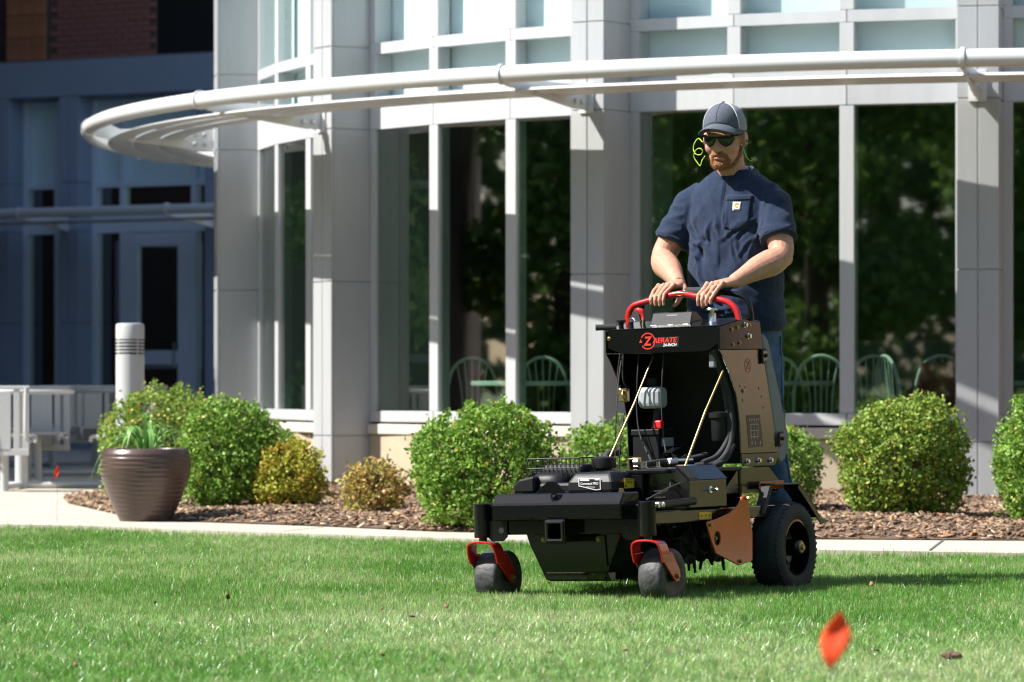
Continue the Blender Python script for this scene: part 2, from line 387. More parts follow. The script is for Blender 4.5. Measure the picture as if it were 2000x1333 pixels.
# ---- grass blades
def blades(N, y0, y1, power, wmul, curved):
    """grass in tufts of about seven blades that share a lean and a tint"""
    K = 7; M0 = N // K
    ty = y0 + (RNG.random(M0) ** power) * (y1 - y0); tx = RNG.uniform(-1, 1, M0) * (.1333 * ty + .9)
    k = ty < edge_y(tx) + RNG.uniform(-.03, .03, M0); tx, ty = tx[k], ty[k]; M0 = len(tx)
    patch = vnoise(tx, ty * .5, .9, 11) * .5 + vnoise(tx, ty * .6, 2.6, 12) * .3 + vnoise(tx * .25, ty, 1.5, 14) * .2
    tcol = np.clip(patch * 1.7 - .3 + RNG.normal(0, .24, M0), 0, 1); tl = RNG.uniform(0, 2 * PI, M0); tlean = np.abs(RNG.normal(0, .3, M0)); th_ = RNG.uniform(.92, 1.08, M0) * (1 + .1 * np.clip(1 - patch * 1.6, 0, 1))
    dry = RNG.random(M0) < np.clip(.05 + .45 * np.clip(patch - .42, 0, 1), 0, 1); tbr = RNG.uniform(.6, 1.35, M0)
    rep = lambda a: np.repeat(a, K); n = M0 * K
    xx = rep(tx) + RNG.normal(0, .0085, n); yy = rep(ty) + RNG.normal(0, .0085, n)
    h = RNG.uniform(.049, .059, n) * rep(th_); odd = RNG.random(n) < .05; h[odd] *= RNG.uniform(1.08, 1.3, odd.sum())
    h *= 1 + .4 * np.clip(1 - (edge_y(xx) - yy) / .35, 0, 1) * RNG.random(n)
    wd = RNG.uniform(.0013, .0027, n) * wmul
    az = RNG.uniform(0, 2 * PI, n); lean = np.hypot(RNG.normal(0, .22, n), rep(tlean)) + .05; lean_dir = rep(tl) + RNG.normal(0, .7, n)
    px, py = np.cos(az), np.sin(az); lx, ly = np.cos(lean_dir), np.sin(lean_dir)
    base = np.stack([xx, yy, np.full(n, -.062)], -1); side = np.stack([px, py, np.zeros(n)], -1) * wd[:, None]
    tip = base + np.stack([lx * np.sin(lean) * h, ly * np.sin(lean) * h, h * (.5 + .5 * np.cos(lean))], -1)
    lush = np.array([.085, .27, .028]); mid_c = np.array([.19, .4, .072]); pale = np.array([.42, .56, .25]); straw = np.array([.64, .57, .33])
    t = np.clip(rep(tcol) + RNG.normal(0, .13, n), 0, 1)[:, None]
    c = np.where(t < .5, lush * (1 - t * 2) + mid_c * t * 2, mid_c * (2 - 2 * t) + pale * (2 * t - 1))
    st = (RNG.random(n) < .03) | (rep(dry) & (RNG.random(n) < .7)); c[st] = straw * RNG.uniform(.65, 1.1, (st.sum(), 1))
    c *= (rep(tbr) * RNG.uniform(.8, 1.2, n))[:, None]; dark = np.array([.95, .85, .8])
    if curved:
        mid = base + np.stack([lx * np.sin(lean * .45) * h * .55, ly * np.sin(lean * .45) * h * .55, h * .55], -1)
        V = np.stack([base - side, base + side, mid - side * .85, mid + side * .85, tip], 1); b = (np.arange(n) * 5)[:, None]
        F = np.concatenate([b + np.array([[0, 1, 3, 2]]), b + np.array([[2, 3, 4]])], 1); sizes = np.tile([4, 3], n)
    else:
        V = np.stack([base - side, base + side, tip], 1); F = (np.arange(n) * 3)[:, None] + np.array([[0, 1, 2]]); sizes = np.full(n, 3)
    cols = np.repeat(c[:, None], V.shape[1], 1); cols[:, :2] *= dark  # blade bases darkened, the shade low in the turf put into colour
    return V.reshape(-1, 3), F.ravel(), sizes, cols.reshape(-1, 3)
def make_grass():
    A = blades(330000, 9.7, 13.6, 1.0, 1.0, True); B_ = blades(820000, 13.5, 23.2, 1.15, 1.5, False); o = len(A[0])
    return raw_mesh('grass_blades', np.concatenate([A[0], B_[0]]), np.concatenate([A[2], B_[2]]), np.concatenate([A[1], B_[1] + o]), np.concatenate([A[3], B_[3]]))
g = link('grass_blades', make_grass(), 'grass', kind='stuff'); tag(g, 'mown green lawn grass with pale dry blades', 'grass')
# dead leaves and soil crumbs on the lawn
n = 24; x = RNG.uniform(-1.6, 1.7, n); y = RNG.uniform(10.3, 15.5, n); s = RNG.uniform(.005, .013, n)
cols = np.array([.2, .1, .05]) * RNG.uniform(.4, 1.6, (n, 1))
C = np.stack([x, y, np.full(n, .004)], -1)
lf = link('lawn_litter', boxes_mesh('lawn_litter', C, np.stack([s, s * .6, s * .12], -1), rotmats(RNG.uniform(0, 6, n), RNG.normal(0, .5, n), RNG.normal(0, .5, n)), cols), 'chip', kind='stuff')
tag(lf, 'scattered dead brown leaf bits on the lawn', 'leaf litter')
clod = MB(); clod.ball((0, 0, 0), (.034, .026, .012), 14, 8)
clod.v = [(p[0] * (1 + .5 * mnoise.noise(Vector(p) * 40)), p[1] * (1 + .5 * mnoise.noise(Vector(p) * 40 + Vector((5, 0, 0)))), p[2] * (1 + .6 * mnoise.noise(Vector(p) * 60))) for p in clod.v]
o = clod.build('soil_clod', 'mulch', smooth=180); o.location = (1.31, 11.4, -.006)
tag(o, 'small dark soil clod lying on the lawn at the lower right', 'soil')
# ================================================================== ROTUNDA
XC, YC, RC, CW, CP = 4.58, 32.36, 7.085, .277, .335
RW = RC - CP                                     # glazing radius
PHI0, DPHI = 12.18, 22.795
COLS = [PHI0 + DPHI * k for k in (4, 3, 2, 1, 0, -1, -2)]
rot = empty('rotunda_building', (XC, YC, 0))
tag(rot, 'curved pavilion with grey metal columns and tall dark windows behind the operator', 'building')
def FR(phi, r=0.):
    """frame at angle phi: x = tangent (to the right seen from outside), y = outward"""
    a = R(phi); t = Vector((math.cos(a), -math.sin(a), 0)); n = Vector((-math.sin(a), -math.cos(a), 0))
    M = Matrix((( t.x, n.x, 0, n.x * r), (t.y, n.y, 0, n.y * r), (0, 0, 1, 0), (0, 0, 0, 1)))
    return M
def pol(phi, r, z): a = R(phi); return (-r * math.sin(a), -r * math.cos(a), z)
JZ = [.03, .413, 1.558, 2.692, 3.303, 4.42, 5.35]
for phi in COLS:
    M = FR(phi, RC); g = .005
    core = MB().box(-CW / 2 + .012, CW / 2 - .012, -CP - .25, -.014, 0, 5.35, M).build('column', 'sealant', rot)
    for z0, z1 in zip(JZ[:-1], JZ[1:]):
        for x0, x1 in ((-CW / 2, -g * .6), (g * .6, CW / 2)):
            MB().box(x0, x1, -.02, 0, z0 + g * .7, z1 - g * .7, M).build('column_panel', 'panel', core, bevel=.003, seg=1)
        for sx in (-1, 1):
            x0, x1 = sorted((sx * CW / 2, sx * (CW / 2 - .018)))
            MB().box(x0, x1, -CP - .012, -.0205, z0 + g * .7, z1 - g * .7, M).build('column_panel', 'panel', core, bevel=.003, seg=1)
    MB().box(-.17, .17, -CP, .04, -.02, .035, M).build('column_footing', 'limestone', rot, bevel=.008)
    # column continues inside the room
    MB().box(-CW / 2, CW / 2, -CP - .55, -CP - .26, .05, 2.85, M).build('inner_column', 'inner_cover', rot)

def bar(phi0, phi1, r0, r1, z0, z1):
    """straight bar between two angles, from radius r0 (in) to r1 (out)"""
    mb = MB(); vs = [pol(p, r, z) for z in (z0, z1) for r in (r0, r1) for p in (phi0, phi1)]
    return mb.add(vs, [(0, 1, 3, 2), (4, 6, 7, 5), (0, 4, 5, 1), (2, 3, 7, 6), (0, 2, 6, 4), (1, 5, 7, 3)])
for ci in range(len(COLS) - 1):
    pL, pR = COLS[ci], COLS[ci + 1]; hw = 1.18
    m1, m2 = pL - 8.05, pL - 14.95
    segs = [(pL - hw, m1), (m1, m2), (m2, pR + hw)]; mw = .43
    for tier, (z0, z1, gl) in enumerate(((.6, 2.69, 'glass'), (2.93, 3.25, 'glass_upper'), (3.335, 4.42, 'glass_upper'))):
        wroot = bar(pL - hw + .02, pR + hw - .02, RW - .02, RW + .005, z0 - .03, z0 - .004).build('window', 'frame', rot)
        for si, (a, b) in enumerate(segs):
            a2 = a - (mw if si else .55); b2 = b + (mw if si < 2 else .35)
            bar(a2 + .05, b2 - .05, RW - .028, RW - .022, z0 - .01, z1 + .01).build('pane', gl, wroot)
            if tier:
                if tier == 1 or True:
                    bar(a2 + .3, b2 - .3, RW - .17, RW - .15, z0 - .06, z1 + .06).build('blind', 'blind', wroot)
        bar(pL - hw, pL - hw - .55, RW - .14, RW + .002, z0, z1).build('jamb', 'frame', wroot)
        bar(pR + hw + .35, pR + hw, RW - .14, RW + .002, z0, z1).build('jamb', 'frame', wroot)
        for m_ in (m1, m2):
            MB().box(-.05, .05, -.115, 0, z0, z1, FR(m_, RW + .004)).build('mullion', 'frame', wroot, bevel=.003, seg=1)
    for si, (a, b) in enumerate(segs):                # horizontal bands, one panel per pane
        d = .03
        bar(a - d, b + d, RW - .12, RW + .008, 2.692, 2.928).build('fascia_panel', 'frame', rot)
        bar(a - d, b + d, RW - .12, RW + .006, 3.252, 3.333).build('transom', 'frame', rot)
        bar(a - d, b + d, RW - .12, RW + .008, .517, .598).build('window_sill', 'frame', rot, bevel=.003, seg=1)
        bar(a - d, b + d, RW - .2, RW + .01, 4.422, 5.35).build('parapet_panel', 'panel', rot)
    bar(pL - hw, pR + hw, RW - .2, RW - .01, .498, .516).build('sill_shadow_gap', 'joint', rot)
    for a, b in ((pL - hw, m2 + .2), (m2 + .2, pR + hw)):
        bar(a - .04, b + .04, RW - .3, RW + .035, .425, .5).build('ledge_stone', 'ledge_stone', rot, bevel=.005, seg=1)
    mid = (pL + pR) / 2
    for a, b in ((pL - hw, mid), (mid, pR + hw)):
        bar(a - .04, b + .04, RW - .3, RW + .012, -.05, .42).build('base_stone', 'limestone', rot, bevel=.004, seg=1)
# room behind the glass
def ring_mesh(r, z0, z1, p0, p1, n=40, th=.04):
    mb = MB(); vs = []
    for i in range(n + 1):
        p = p0 + (p1 - p0) * i / n
        vs += [pol(p, r, z0), pol(p, r, z1), pol(p, r - th, z1), pol(p, r - th, z0)]
    fs = []
    for i in range(n):
        for k in range(4): fs.append((i * 4 + k, i * 4 + (k + 1) % 4, i * 4 + 4 + (k + 1) % 4, i * 4 + 4 + k))
    fs += [(0, 1, 2, 3), tuple(n * 4 + k for k in (3, 2, 1, 0))]
    return mb.add(vs, fs)
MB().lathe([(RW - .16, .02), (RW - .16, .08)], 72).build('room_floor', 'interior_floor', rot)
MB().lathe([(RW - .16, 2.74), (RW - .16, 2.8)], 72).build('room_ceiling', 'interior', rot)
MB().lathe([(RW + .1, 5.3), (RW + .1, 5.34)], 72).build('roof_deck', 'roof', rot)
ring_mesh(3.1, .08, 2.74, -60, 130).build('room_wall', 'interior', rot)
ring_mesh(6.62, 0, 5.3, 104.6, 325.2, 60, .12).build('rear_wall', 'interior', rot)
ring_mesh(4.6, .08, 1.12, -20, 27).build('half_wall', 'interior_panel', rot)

# ---- dining chairs and tables inside
def dining_chair():
    t = empty('dining_chair')
    hoop = [(-.19, -.2 * 1, .45)]
    hoop = spline([(-.17, .19, .45), (-.2, .185, .68), (-.22, .13, .85), (-.23, 0, .915), (-.22, -.13, .85), (-.2, -.185, .68), (-.17, -.19, .45)], 6)
    MB().tube(hoop, .013, 8).build('back_hoop', 'teal_metal', t, smooth=60)
    for y in (-.1, -.05, 0, .05, .1):
        top = .905 - (abs(y) / .13) ** 2 * .05
        MB().tube(spline([(-.165, y * .75, .45), (-.195, y * .8, .65), (-.226, y * 1.15, top)], 4), .006, 6).build('spindle', 'teal_metal', t, smooth=60)
    MB().lathe([(.2, .425), (.215, .44), (.21, .455), (.05, .46)], 20).build('seat', 'wood', t, smooth=40)
    for sx, sy in ((1, 1), (1, -1), (-1, 1), (-1, -1)):
        MB().tube([(sx * .13, sy * .13, .43), (sx * .18, sy * .18, 0)], .011, 8).build('leg', 'teal_metal', t, smooth=60)
    return t
dc = dining_chair(); first = True
chairs = [(925, 5.95, 178, 'dining chair with tall arched back in the middle pane above the big shrub'),
          (1068, 5.75, 172, 'dim dining chair with arched back in the pane left of the double column'),
          (1604, 6.0, 175, 'arched dining chair seen right beside the operator inside the wide window'),
          (1528, 5.5, 165, 'dining chair mostly hidden behind the operator inside the window'),
          (1690, 5.6, 190, 'half-hidden dining chair just right of the window mullion behind the round shrub'),
          (1785, 5.8, 110, 'dining chair turned sideways, seen edge-on above the right round shrub'),
          (1846, 5.7, 168, 'dining chair next to the right column with a red jacket on it')]
CH = []
for px, r, rz, lab in chairs:
    a = np.radians(np.linspace(-10, 85, 9501)); X = XC - r * np.sin(a); Y = YC - r * np.cos(a)
    i = int(np.argmin(abs(1000 + 7500 * X / Y - px)))
    o = dc if first else copy_tree(dc); first = False
    o.location = (X[i], Y[i], .08); o.rotation_euler = (0, 0, R(rz - 90)); tag(o, lab, 'chair', 'dining chairs inside the pavilion'); CH.append(o)
jk = MB().box(-.27, -.2, -.15, .15, .52, .87).build('red_item', 'red_matte', None, bevel=.03); jk.location = CH[-1].location; jk.rotation_euler = CH[-1].rotation_euler  # plain red box at the chair back
tag(jk, 'dark red jacket at a chair back inside the right window', 'item')
def dining_table(x, y, lab):
    t = empty('dining_table', (x, y, .08))
    MB().lathe([(.44, .705), (.45, .71), (.45, .735), (.445, .74)], 36).build('tabletop', 'teal_metal', t, smooth=30)
    MB().lathe([(.03, .03), (.03, .705)], 12).build('pedestal', 'near_black', t, smooth=40)
    MB().lathe([(.25, 0), (.25, .02), (.04, .04)], 24).build('base', 'near_black', t, smooth=40)
    tag(t, lab, 'table', 'dining tables inside the pavilion')
dining_table(.15, 27.95, 'round dining table behind the arched chairs in the left window')
dining_table(1.85, 27.3, 'round dining table behind the operator inside the wide window')
dining_table(3.3, 27.2, 'round dining table inside near the right column')

# ================================================================== SUNSHADE CANOPY
can = empty('sunshade_canopy', (XC, YC, 0))
tag(can, 'white curved tube sunshade with louvers running round the pavilion above the windows', 'canopy')
RP, ZP, PR = 8.103, 2.872, .058
ends = COLS[:]
for ci in range(len(ends) - 1):
    a, b = ends[ci], ends[ci + 1]
    path = [pol(a + (b - a) * k / 24, RP, ZP) for k in range(25)]
    MB().tube(path, PR, 20).build('outer_pipe', 'pipe_white', can, smooth=60)
    for rb in (7.84, 7.635, 7.43):
        rings = []
        for k in range(25):
            p = a - .12 + (b - a + .24) * k / 24; ring = []
            for q in range(16):
                t_ = 2 * PI * q / 16; cx, cz = .104 * math.cos(t_), .016 * math.sin(t_)
                tl = R(-5); ring.append(pol(p, rb + cx * math.cos(tl) - cz * math.sin(tl), 2.785 + cx * math.sin(tl) + cz * math.cos(tl)))
            rings.append(ring)
        MB().loft(rings).build('louver', 'pipe_white', can, smooth=50)
for phi in ends:
    M = FR(phi, 0)
    # plate outline in (radius, z)
    prof = [(8.06, 2.80), (8.03, 2.935), (7.86, 2.86), (7.094, 2.86), (7.094, 2.69), (7.25, 2.695)]
    mb = MB(); mb.prism(prof, -.012, .012, 'x'); mb.xf(M)
    br = mb.build('bracket', 'pipe_white', can, bevel=.002, seg=1)
    MB().tube([pol(phi + .09, RP, ZP), pol(phi - .09, RP, ZP)], .071, 24).build('pipe_collar', 'pipe_white', br, smooth=50)
    MB().box(-.06, .06, 7.086, 7.1, 2.67, 2.88, M).build('wall_plate', 'pipe_white', br, bevel=.002, seg=1)
    for rr, z_ in ((7.17, 2.745), (7.25, 2.745), (7.17, 2.82), (7.25, 2.82)):
        for s in (-1, 1):
            MB().lathe([(.02, .0), (.02, .012), (.014, .02)], 8, axis='x').xf(Matrix.Translation((s * .012, rr, z_)) @ Matrix.Diagonal((s, 1, 1, 1))).xf(M).build('bolt', 'steel', br, smooth=40)

# ================================================================== LINK BUILDING (in shade, left)
LY = 150.93
lk = empty('link_building', (-3.1, 46.6, 0), (0, 0, R(LY)))
tag(lk, 'shaded low building with sky-blue light painted into its panels and a glazed door at left', 'building')
def lb(name, x0, x1, y0, y1, z0, z1, m, p=None, bev=0.): return MB().box(x0, x1, y0, y1, z0, z1).build(name, m, p or lk, bevel=bev, seg=1)
for x0 in (.25, 2.41, 3.47, 5.63, 7.0):
    w_ = .28; c = lb('pilaster', x0 + .01, x0 + w_ - .01, -.2, .32, 0, 4.36, 'joint')
    for z0, z1 in ((0, 1.55), (1.56, 2.685), (2.695, 3.29), (3.30, 4.36)):
        for q0, q1 in ((x0, x0 + w_ / 2 - .004), (x0 + w_ / 2 + .004, x0 + w_)): lb('pilaster_panel', q0, q1, .318, .335, z0, z1, 'panel_skylit', c)
        lb('pilaster_panel', x0 - .001, x0 + .015, -.05, .317, z0, z1, 'panel_skylit', c); lb('pilaster_panel', x0 + w_ - .015, x0 + w_ + .001, -.05, .317, z0, z1, 'panel_skylit', c)
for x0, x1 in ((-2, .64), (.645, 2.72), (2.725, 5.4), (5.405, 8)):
    lb('fascia_panel', x0, x1, -.15, .345, 4.365, 4.8, 'panel_skylit', bev=.004)
lb('roof_deck', -2, 8, -1.8, .3, 4.805, 4.83, 'roof'); lb('room_wall', -2, 8, -3.2, -3.1, 0, 4.3, 'interior'); lb('room_floor', -2, 8, -3.1, -.2, 0, .05, 'interior_floor')
def lwin(x0, x1, cuts, door=None):
    wn = lb('window', x0, x1, -.1, .02, 4.33, 4.36, 'panel_skylit')
    lb('band_panel', x0, x1, -.1, .03, 2.67, 3.0, 'frame_skylit', wn); lb('transom', x0, x1, -.1, .025, 3.235, 3.295, 'frame_skylit', wn)
    lb('window_sill', x0, x1, -.1, .03, .05, .14, 'frame_skylit', wn)
    for c in cuts: lb('mullion', c - .035, c + .035, -.1, .028, .14, 4.33, 'frame_skylit', wn)
    ed = [x0] + cuts + [x1]
    for a, b in zip(ed[:-1], ed[1:]):
        lb('pane', a, b, -.03, -.024, 3.3, 4.33, 'glass_upper', wn); lb('blind', a + .03, b - .03, -.075, -.065, 3.28, 4.35, 'blind_skylit', wn)
        lb('pane', a, b, -.031, -.025, 3.0, 3.235, 'glass', wn)
        if not (door and a > door[0] - .15 and b < door[1] + .15): lb('pane', a, b, -.03, -.024, .14, 2.67, 'glass', wn)
lwin(2.69, 3.47, [2.95, 3.43]); lwin(.53, 2.41, [.9, 1.96, 2.38], (.9, 1.96)); lwin(3.75, 5.63, [4.3, 5.1]); lwin(5.91, 7, [6.4])
dr = lb('door', .935, 1.925, -.06, .03, 2.5, 2.66, 'frame_skylit')
lb('door_stile', .935, 1.13, -.06, .031, .1, 2.5, 'frame_skylit', dr); lb('door_stile', 1.735, 1.925, -.06, .031, .1, 2.5, 'frame_skylit', dr)
lb('door_rail', 1.131, 1.734, -.06, .029, 1.04, 1.21, 'frame_skylit', dr); lb('door_rail', 1.131, 1.734, -.06, .029, .1, .3, 'frame_skylit', dr)
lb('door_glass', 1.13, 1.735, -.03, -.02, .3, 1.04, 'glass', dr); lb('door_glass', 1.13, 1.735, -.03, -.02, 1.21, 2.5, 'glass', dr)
lb('door_handle', 1.15, 1.17, .06, .08, 1.0, 1.3, 'steel', dr)
c2 = empty('straight_sunshade', (-3.1, 46.6, 0), (0, 0, R(LY))); tag(c2, 'straight pipe sunshade on the shaded building at left', 'canopy')
for a, b in ((-2, .39), (.39, 2.55), (2.55, 3.61), (3.61, 8)):
    MB().tube([(a, 1.36, 2.872), (b, 1.36, 2.872)], .06, 16).build('outer_pipe', 'pipe_white', c2, smooth=60)
    for yy in (1.06, .86, .66): MB().tube([(a, yy, 2.78), (b, yy, 2.78)], .085, 12, flat=.2).build('louver', 'pipe_white', c2, smooth=60)
for x0 in (.39, 2.55, 3.61):
    MB().prism([(1.3, 2.8), (1.3, 2.93), (1.1, 2.86), (.345, 2.86), (.345, 2.68)], x0 - .012, x0 + .012, 'x').build('bracket', 'pipe_white', c2)
    MB().tube([(x0 - .02, 1.36, 2.872), (x0 + .02, 1.36, 2.872)], .076, 20).build('pipe_collar', 'pipe_white', c2, smooth=50)

# ---- brick block above and behind it
bk = empty('brick_building', (-3.1, 46.6, 0), (0, 0, R(LY))); tag(bk, 'dark red brick block rising behind the shaded building at upper left', 'building')
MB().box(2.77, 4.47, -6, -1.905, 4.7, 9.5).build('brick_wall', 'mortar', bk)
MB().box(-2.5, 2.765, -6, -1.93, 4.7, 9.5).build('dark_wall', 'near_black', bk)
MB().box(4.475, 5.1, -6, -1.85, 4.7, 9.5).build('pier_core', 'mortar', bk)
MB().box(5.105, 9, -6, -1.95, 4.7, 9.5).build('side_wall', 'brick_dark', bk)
shared = {}
def piece(name, key, dims, m, loc, parent):
    if key not in shared:
        o = MB().box(-dims[0] / 2, dims[0] / 2, -dims[1] / 2, dims[1] / 2, -dims[2] / 2, dims[2] / 2).build(name, m, parent); shared[key] = o.data
    else: o = bpy.data.objects.new(name, shared[key]); COL.objects.link(o); o.parent = parent
    o.location = loc; return o
nb = 0
for r_ in range(19):
    z_ = 4.78 + r_ * .077; off = .105 * (r_ % 2)
    for k_ in range(10):
        x_ = 2.77 + .1 + off + k_ * .208
        if x_ > 4.39: continue
        piece('brick', ('b', RNG.integers(0, 3)), (.196, .03, .066), ['brick', 'brick', 'brick'][0], (x_, -1.9 + RNG.uniform(-.004, .006), z_), bk)
for r_ in range(5):
    for k_ in range(3):
        piece('wall_block', ('o', 0), (.2, .04, .29), 'block_orange', (4.475 + .105 + k_ * .208, -1.84 + RNG.uniform(-.004, .004), 4.9 + r_ * .3), bk)
MB().box(2.77, 4.465, -1.96, -1.89, 6.25, 9.5).build('upper_brick_wall', 'brick', bk)

# ---- brick wings outside the frame (left pair added and sized to shade terrace and link building, right one mirrors in the machine's plates)
def wing(name, lab, x0, x1, y0, y1, h, m, faces):
    t = empty(name, ((x0 + x1) / 2, (y0 + y1) / 2, 0)); hx, hy = (x1 - x0) / 2, (y1 - y0) / 2
    MB().box(-hx, hx, -hy, hy, 0, h).build('brick_wall', m, t)
    MB().box(-hx - .08, hx + .08, -hy - .08, hy + .08, h + .002, h + .25).build('coping', 'ledge_stone', t)
    for s in faces:
        k = 0
        yy = -hy + 1.6
        while yy < hy - 1.2:
            for z0 in np.arange(1.0, h - 2, 3.3):
                xx = s * hx
                f = MB().box(min(xx, xx + s * .03), max(xx, xx + s * .03), yy - .65, yy + .65, z0, z0 + 1.7).build('window', 'panel_skylit', t)
                MB().box(min(xx + s * .031, xx + s * .036), max(xx + s * .031, xx + s * .036), yy - .57, yy + .57, z0 + .08, z0 + 1.62).build('pane', 'near_black', f)
            yy += 3.4
    tag(t, lab, 'building'); return t
wing('shade_wing', 'unseen low brick wing added left of the terrace to shade it', -20, -8, 28.7, 37, 5.9, 'brick_dark', (1,))
wing('shade_tower', 'unseen tall brick block added behind the low wing to shade the link building', -20, -8.01, 37.1, 58, 15, 'brick_dark', (1,))
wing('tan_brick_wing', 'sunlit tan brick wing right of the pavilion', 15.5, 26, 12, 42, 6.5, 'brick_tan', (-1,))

# ================================================================== TREES (seen mirrored in the windows)
def leaf_cloud(name, n, fn, size, cols, mat_, parent, seed):
    rg = np.random.default_rng(seed); C, nrm = fn(rg, n); n = len(C)
    a = nrm + rg.normal(0, .75, (n, 3)); a /= np.linalg.norm(a, axis=1)[:, None]
    ref = rg.normal(0, 1, (n, 3)); u = np.cross(a, ref); u /= np.linalg.norm(u, axis=1)[:, None]; v = np.cross(a, u)
    s = (size * rg.uniform(.6, 1.3, n))[:, None]
    V = np.stack([C - u * s, C + v * s * .62 - a * s * .12, C + u * s, C - v * s * .62 - a * s * .12], 1)
    b = (np.arange(n) * 4)[:, None]; F = np.concatenate([b + np.array([[0, 1, 2]]), b + np.array([[0, 2, 3]])], 1)
    c = cols(rg, C, n); me = raw_mesh(name, V.reshape(-1, 3), np.full(2 * n, 3), F.ravel(), np.repeat(c, 4, 0))
    return link(name, me, mat_, parent)
def make_tree(seed, h):
    rg = np.random.default_rng(seed); t = empty('shade_tree'); mb = MB()
    mb.tube([(0, 0, -.05), (.05, .02, h * .2), (.0, .05, h * .45), (.1, 0, h * .75)], [.2, .16, .12, .05], 10)
    blobs = []
    for k in range(20):
        a = 2 * PI * k / 13 * 2.4 + rg.uniform(0, .5); z = h * rg.uniform(.1, .9); rr = h * .27 * math.sqrt(max(.15, 1 - ((z / h - .55) / .45) ** 2)) * rg.uniform(.55, 1.)
        p = Vector((rr * math.cos(a), rr * math.sin(a), z)); mb.tube([(0, .03, z * .62), p * .6 + Vector((0, 0, z * .38)), p], [.07, .045, .015], 6); blobs.append((p, h * rg.uniform(.09, .15)))
    mb.build('trunk', 'bark', t, smooth=60)
    def fn(rg2, n):
        k = rg2.integers(0, len(blobs), n); d = rg2.normal(0, 1, (n, 3)); d /= np.linalg.norm(d, axis=1)[:, None]
        r = np.array([b[1] for b in blobs])[k] * rg2.random(n) ** .45
        C = np.array([tuple(b[0]) for b in blobs])[k] + d * r[:, None] * np.array([1.25, 1.25, .85]); return C, d
    def cols(rg2, C, n):
        t_ = rg2.random((n, 1)); return np.array([.09, .19, .035]) * (1 - t_) + np.array([.26, .42, .1]) * t_
    leaf_cloud('crown', 26000, fn, .095, cols, 'tree_leaf', t, seed + 5)
    return t
T = [make_tree(1, 9.5), make_tree(2, 8.0)]
spots = [(-14.5, 8, 0), (-12.5, .5, 1), (-18.5, 13.5, 0), (-20, 4, 1), (-24, 11, 0), (-16, -5, 1), (-9, -9, 0), (3.5, -10, 1), (13, -6, 0), (-17, 18.5, 1), (-24, 17.5, 1), (-27, 3, 0), (-22, -4, 0), (-30, 9, 1), (-14, -13, 0), (-3, -14, 1), (9, -13, 0), (-26, -9, 1), (-32, 15, 0), (-16, 23.6, 0), (-17, 26.6, 1), (-21, 21.5, 0)]
lab = ['broad shade tree nearest the left brick wing corner', 'smaller shade tree on the lawn left of the viewpoint']
for i, (x_, y_, k_) in enumerate(spots):
    o = T[k_] if i < 2 else copy_tree(T[k_]); o.location = (x_, y_, -.04); o.rotation_euler = (0, 0, i * 1.7); sc = 1 + .12 * math.sin(i * 2.3); o.scale = (sc, sc, sc)
    tag(o, 'leafy shade tree on the lawn around the viewpoint, outside the photo', 'tree', 'shade trees mirrored in the windows')
for x_, y_, sc, l_ in ((-6.7, 31.2, .52, 'small leafy tree in front of the low brick wing, nearest the terrace'), (-6.9, 34.6, .56, 'small leafy tree beside the low brick wing, farther back')):
    o = copy_tree(T[0]); o.location = (x_, y_, 0); o.rotation_euler = (0, 0, x_ * 3); o.scale = (sc, sc, sc); tag(o, l_, 'tree')
# far woodland round the grounds, one mass
def belt_fn(rg, n):
    P = np.array([(-50, 40), (-52, 10), (-48, -25), (-20, -46), (20, -46), (50, -28), (56, 2)], float); seg = np.linalg.norm(np.diff(P, axis=0), axis=1); cum = np.concatenate([[0], np.cumsum(seg)])
    t = rg.random(n) * cum[-1]; x = np.interp(t, cum, P[:, 0]); y = np.interp(t, cum, P[:, 1]); top = 10 + 4 * vnoise(t, t * 0, .12, 31) + 2.5 * vnoise(t, t * 0, .45, 32)
    z = rg.random(n) ** .85 * top; C = np.stack([x + rg.normal(0, 1.6, n), y + rg.normal(0, 1.6, n), z], -1); return C, rg.normal(0, 1, (n, 3))
def belt_cols(rg, C, n):
    t_ = rg.random((n, 1)); return np.array([.05, .11, .03]) * (1 - t_) + np.array([.13, .22, .06]) * t_
wd = leaf_cloud('woodland', 100000, belt_fn, .34, belt_cols, 'tree_leaf', None, 77); wd['kind'] = 'stuff'; tag(wd, 'far belt of dense green woodland around the grounds', 'woodland')
def hedge_fn(rg, n):
    C = np.stack([14.6 + rg.normal(0, .22, n), rg.uniform(12, 40, n), rg.random(n) ** .8 * (.85 + .12 * vnoise(rg.uniform(0, 40, n), rg.uniform(0, 1, n), .8, 5))], -1); return C, rg.normal(0, 1, (n, 3))
hg = leaf_cloud('hedge', 16000, hedge_fn, .07, lambda rg, C, n: np.array([.12, .2, .04]) * rg.uniform(.5, 1.5, (n, 1)), 'leaf', None, 78); tag(hg, 'low clipped hedge along the foot of the tan brick wing', 'hedge')
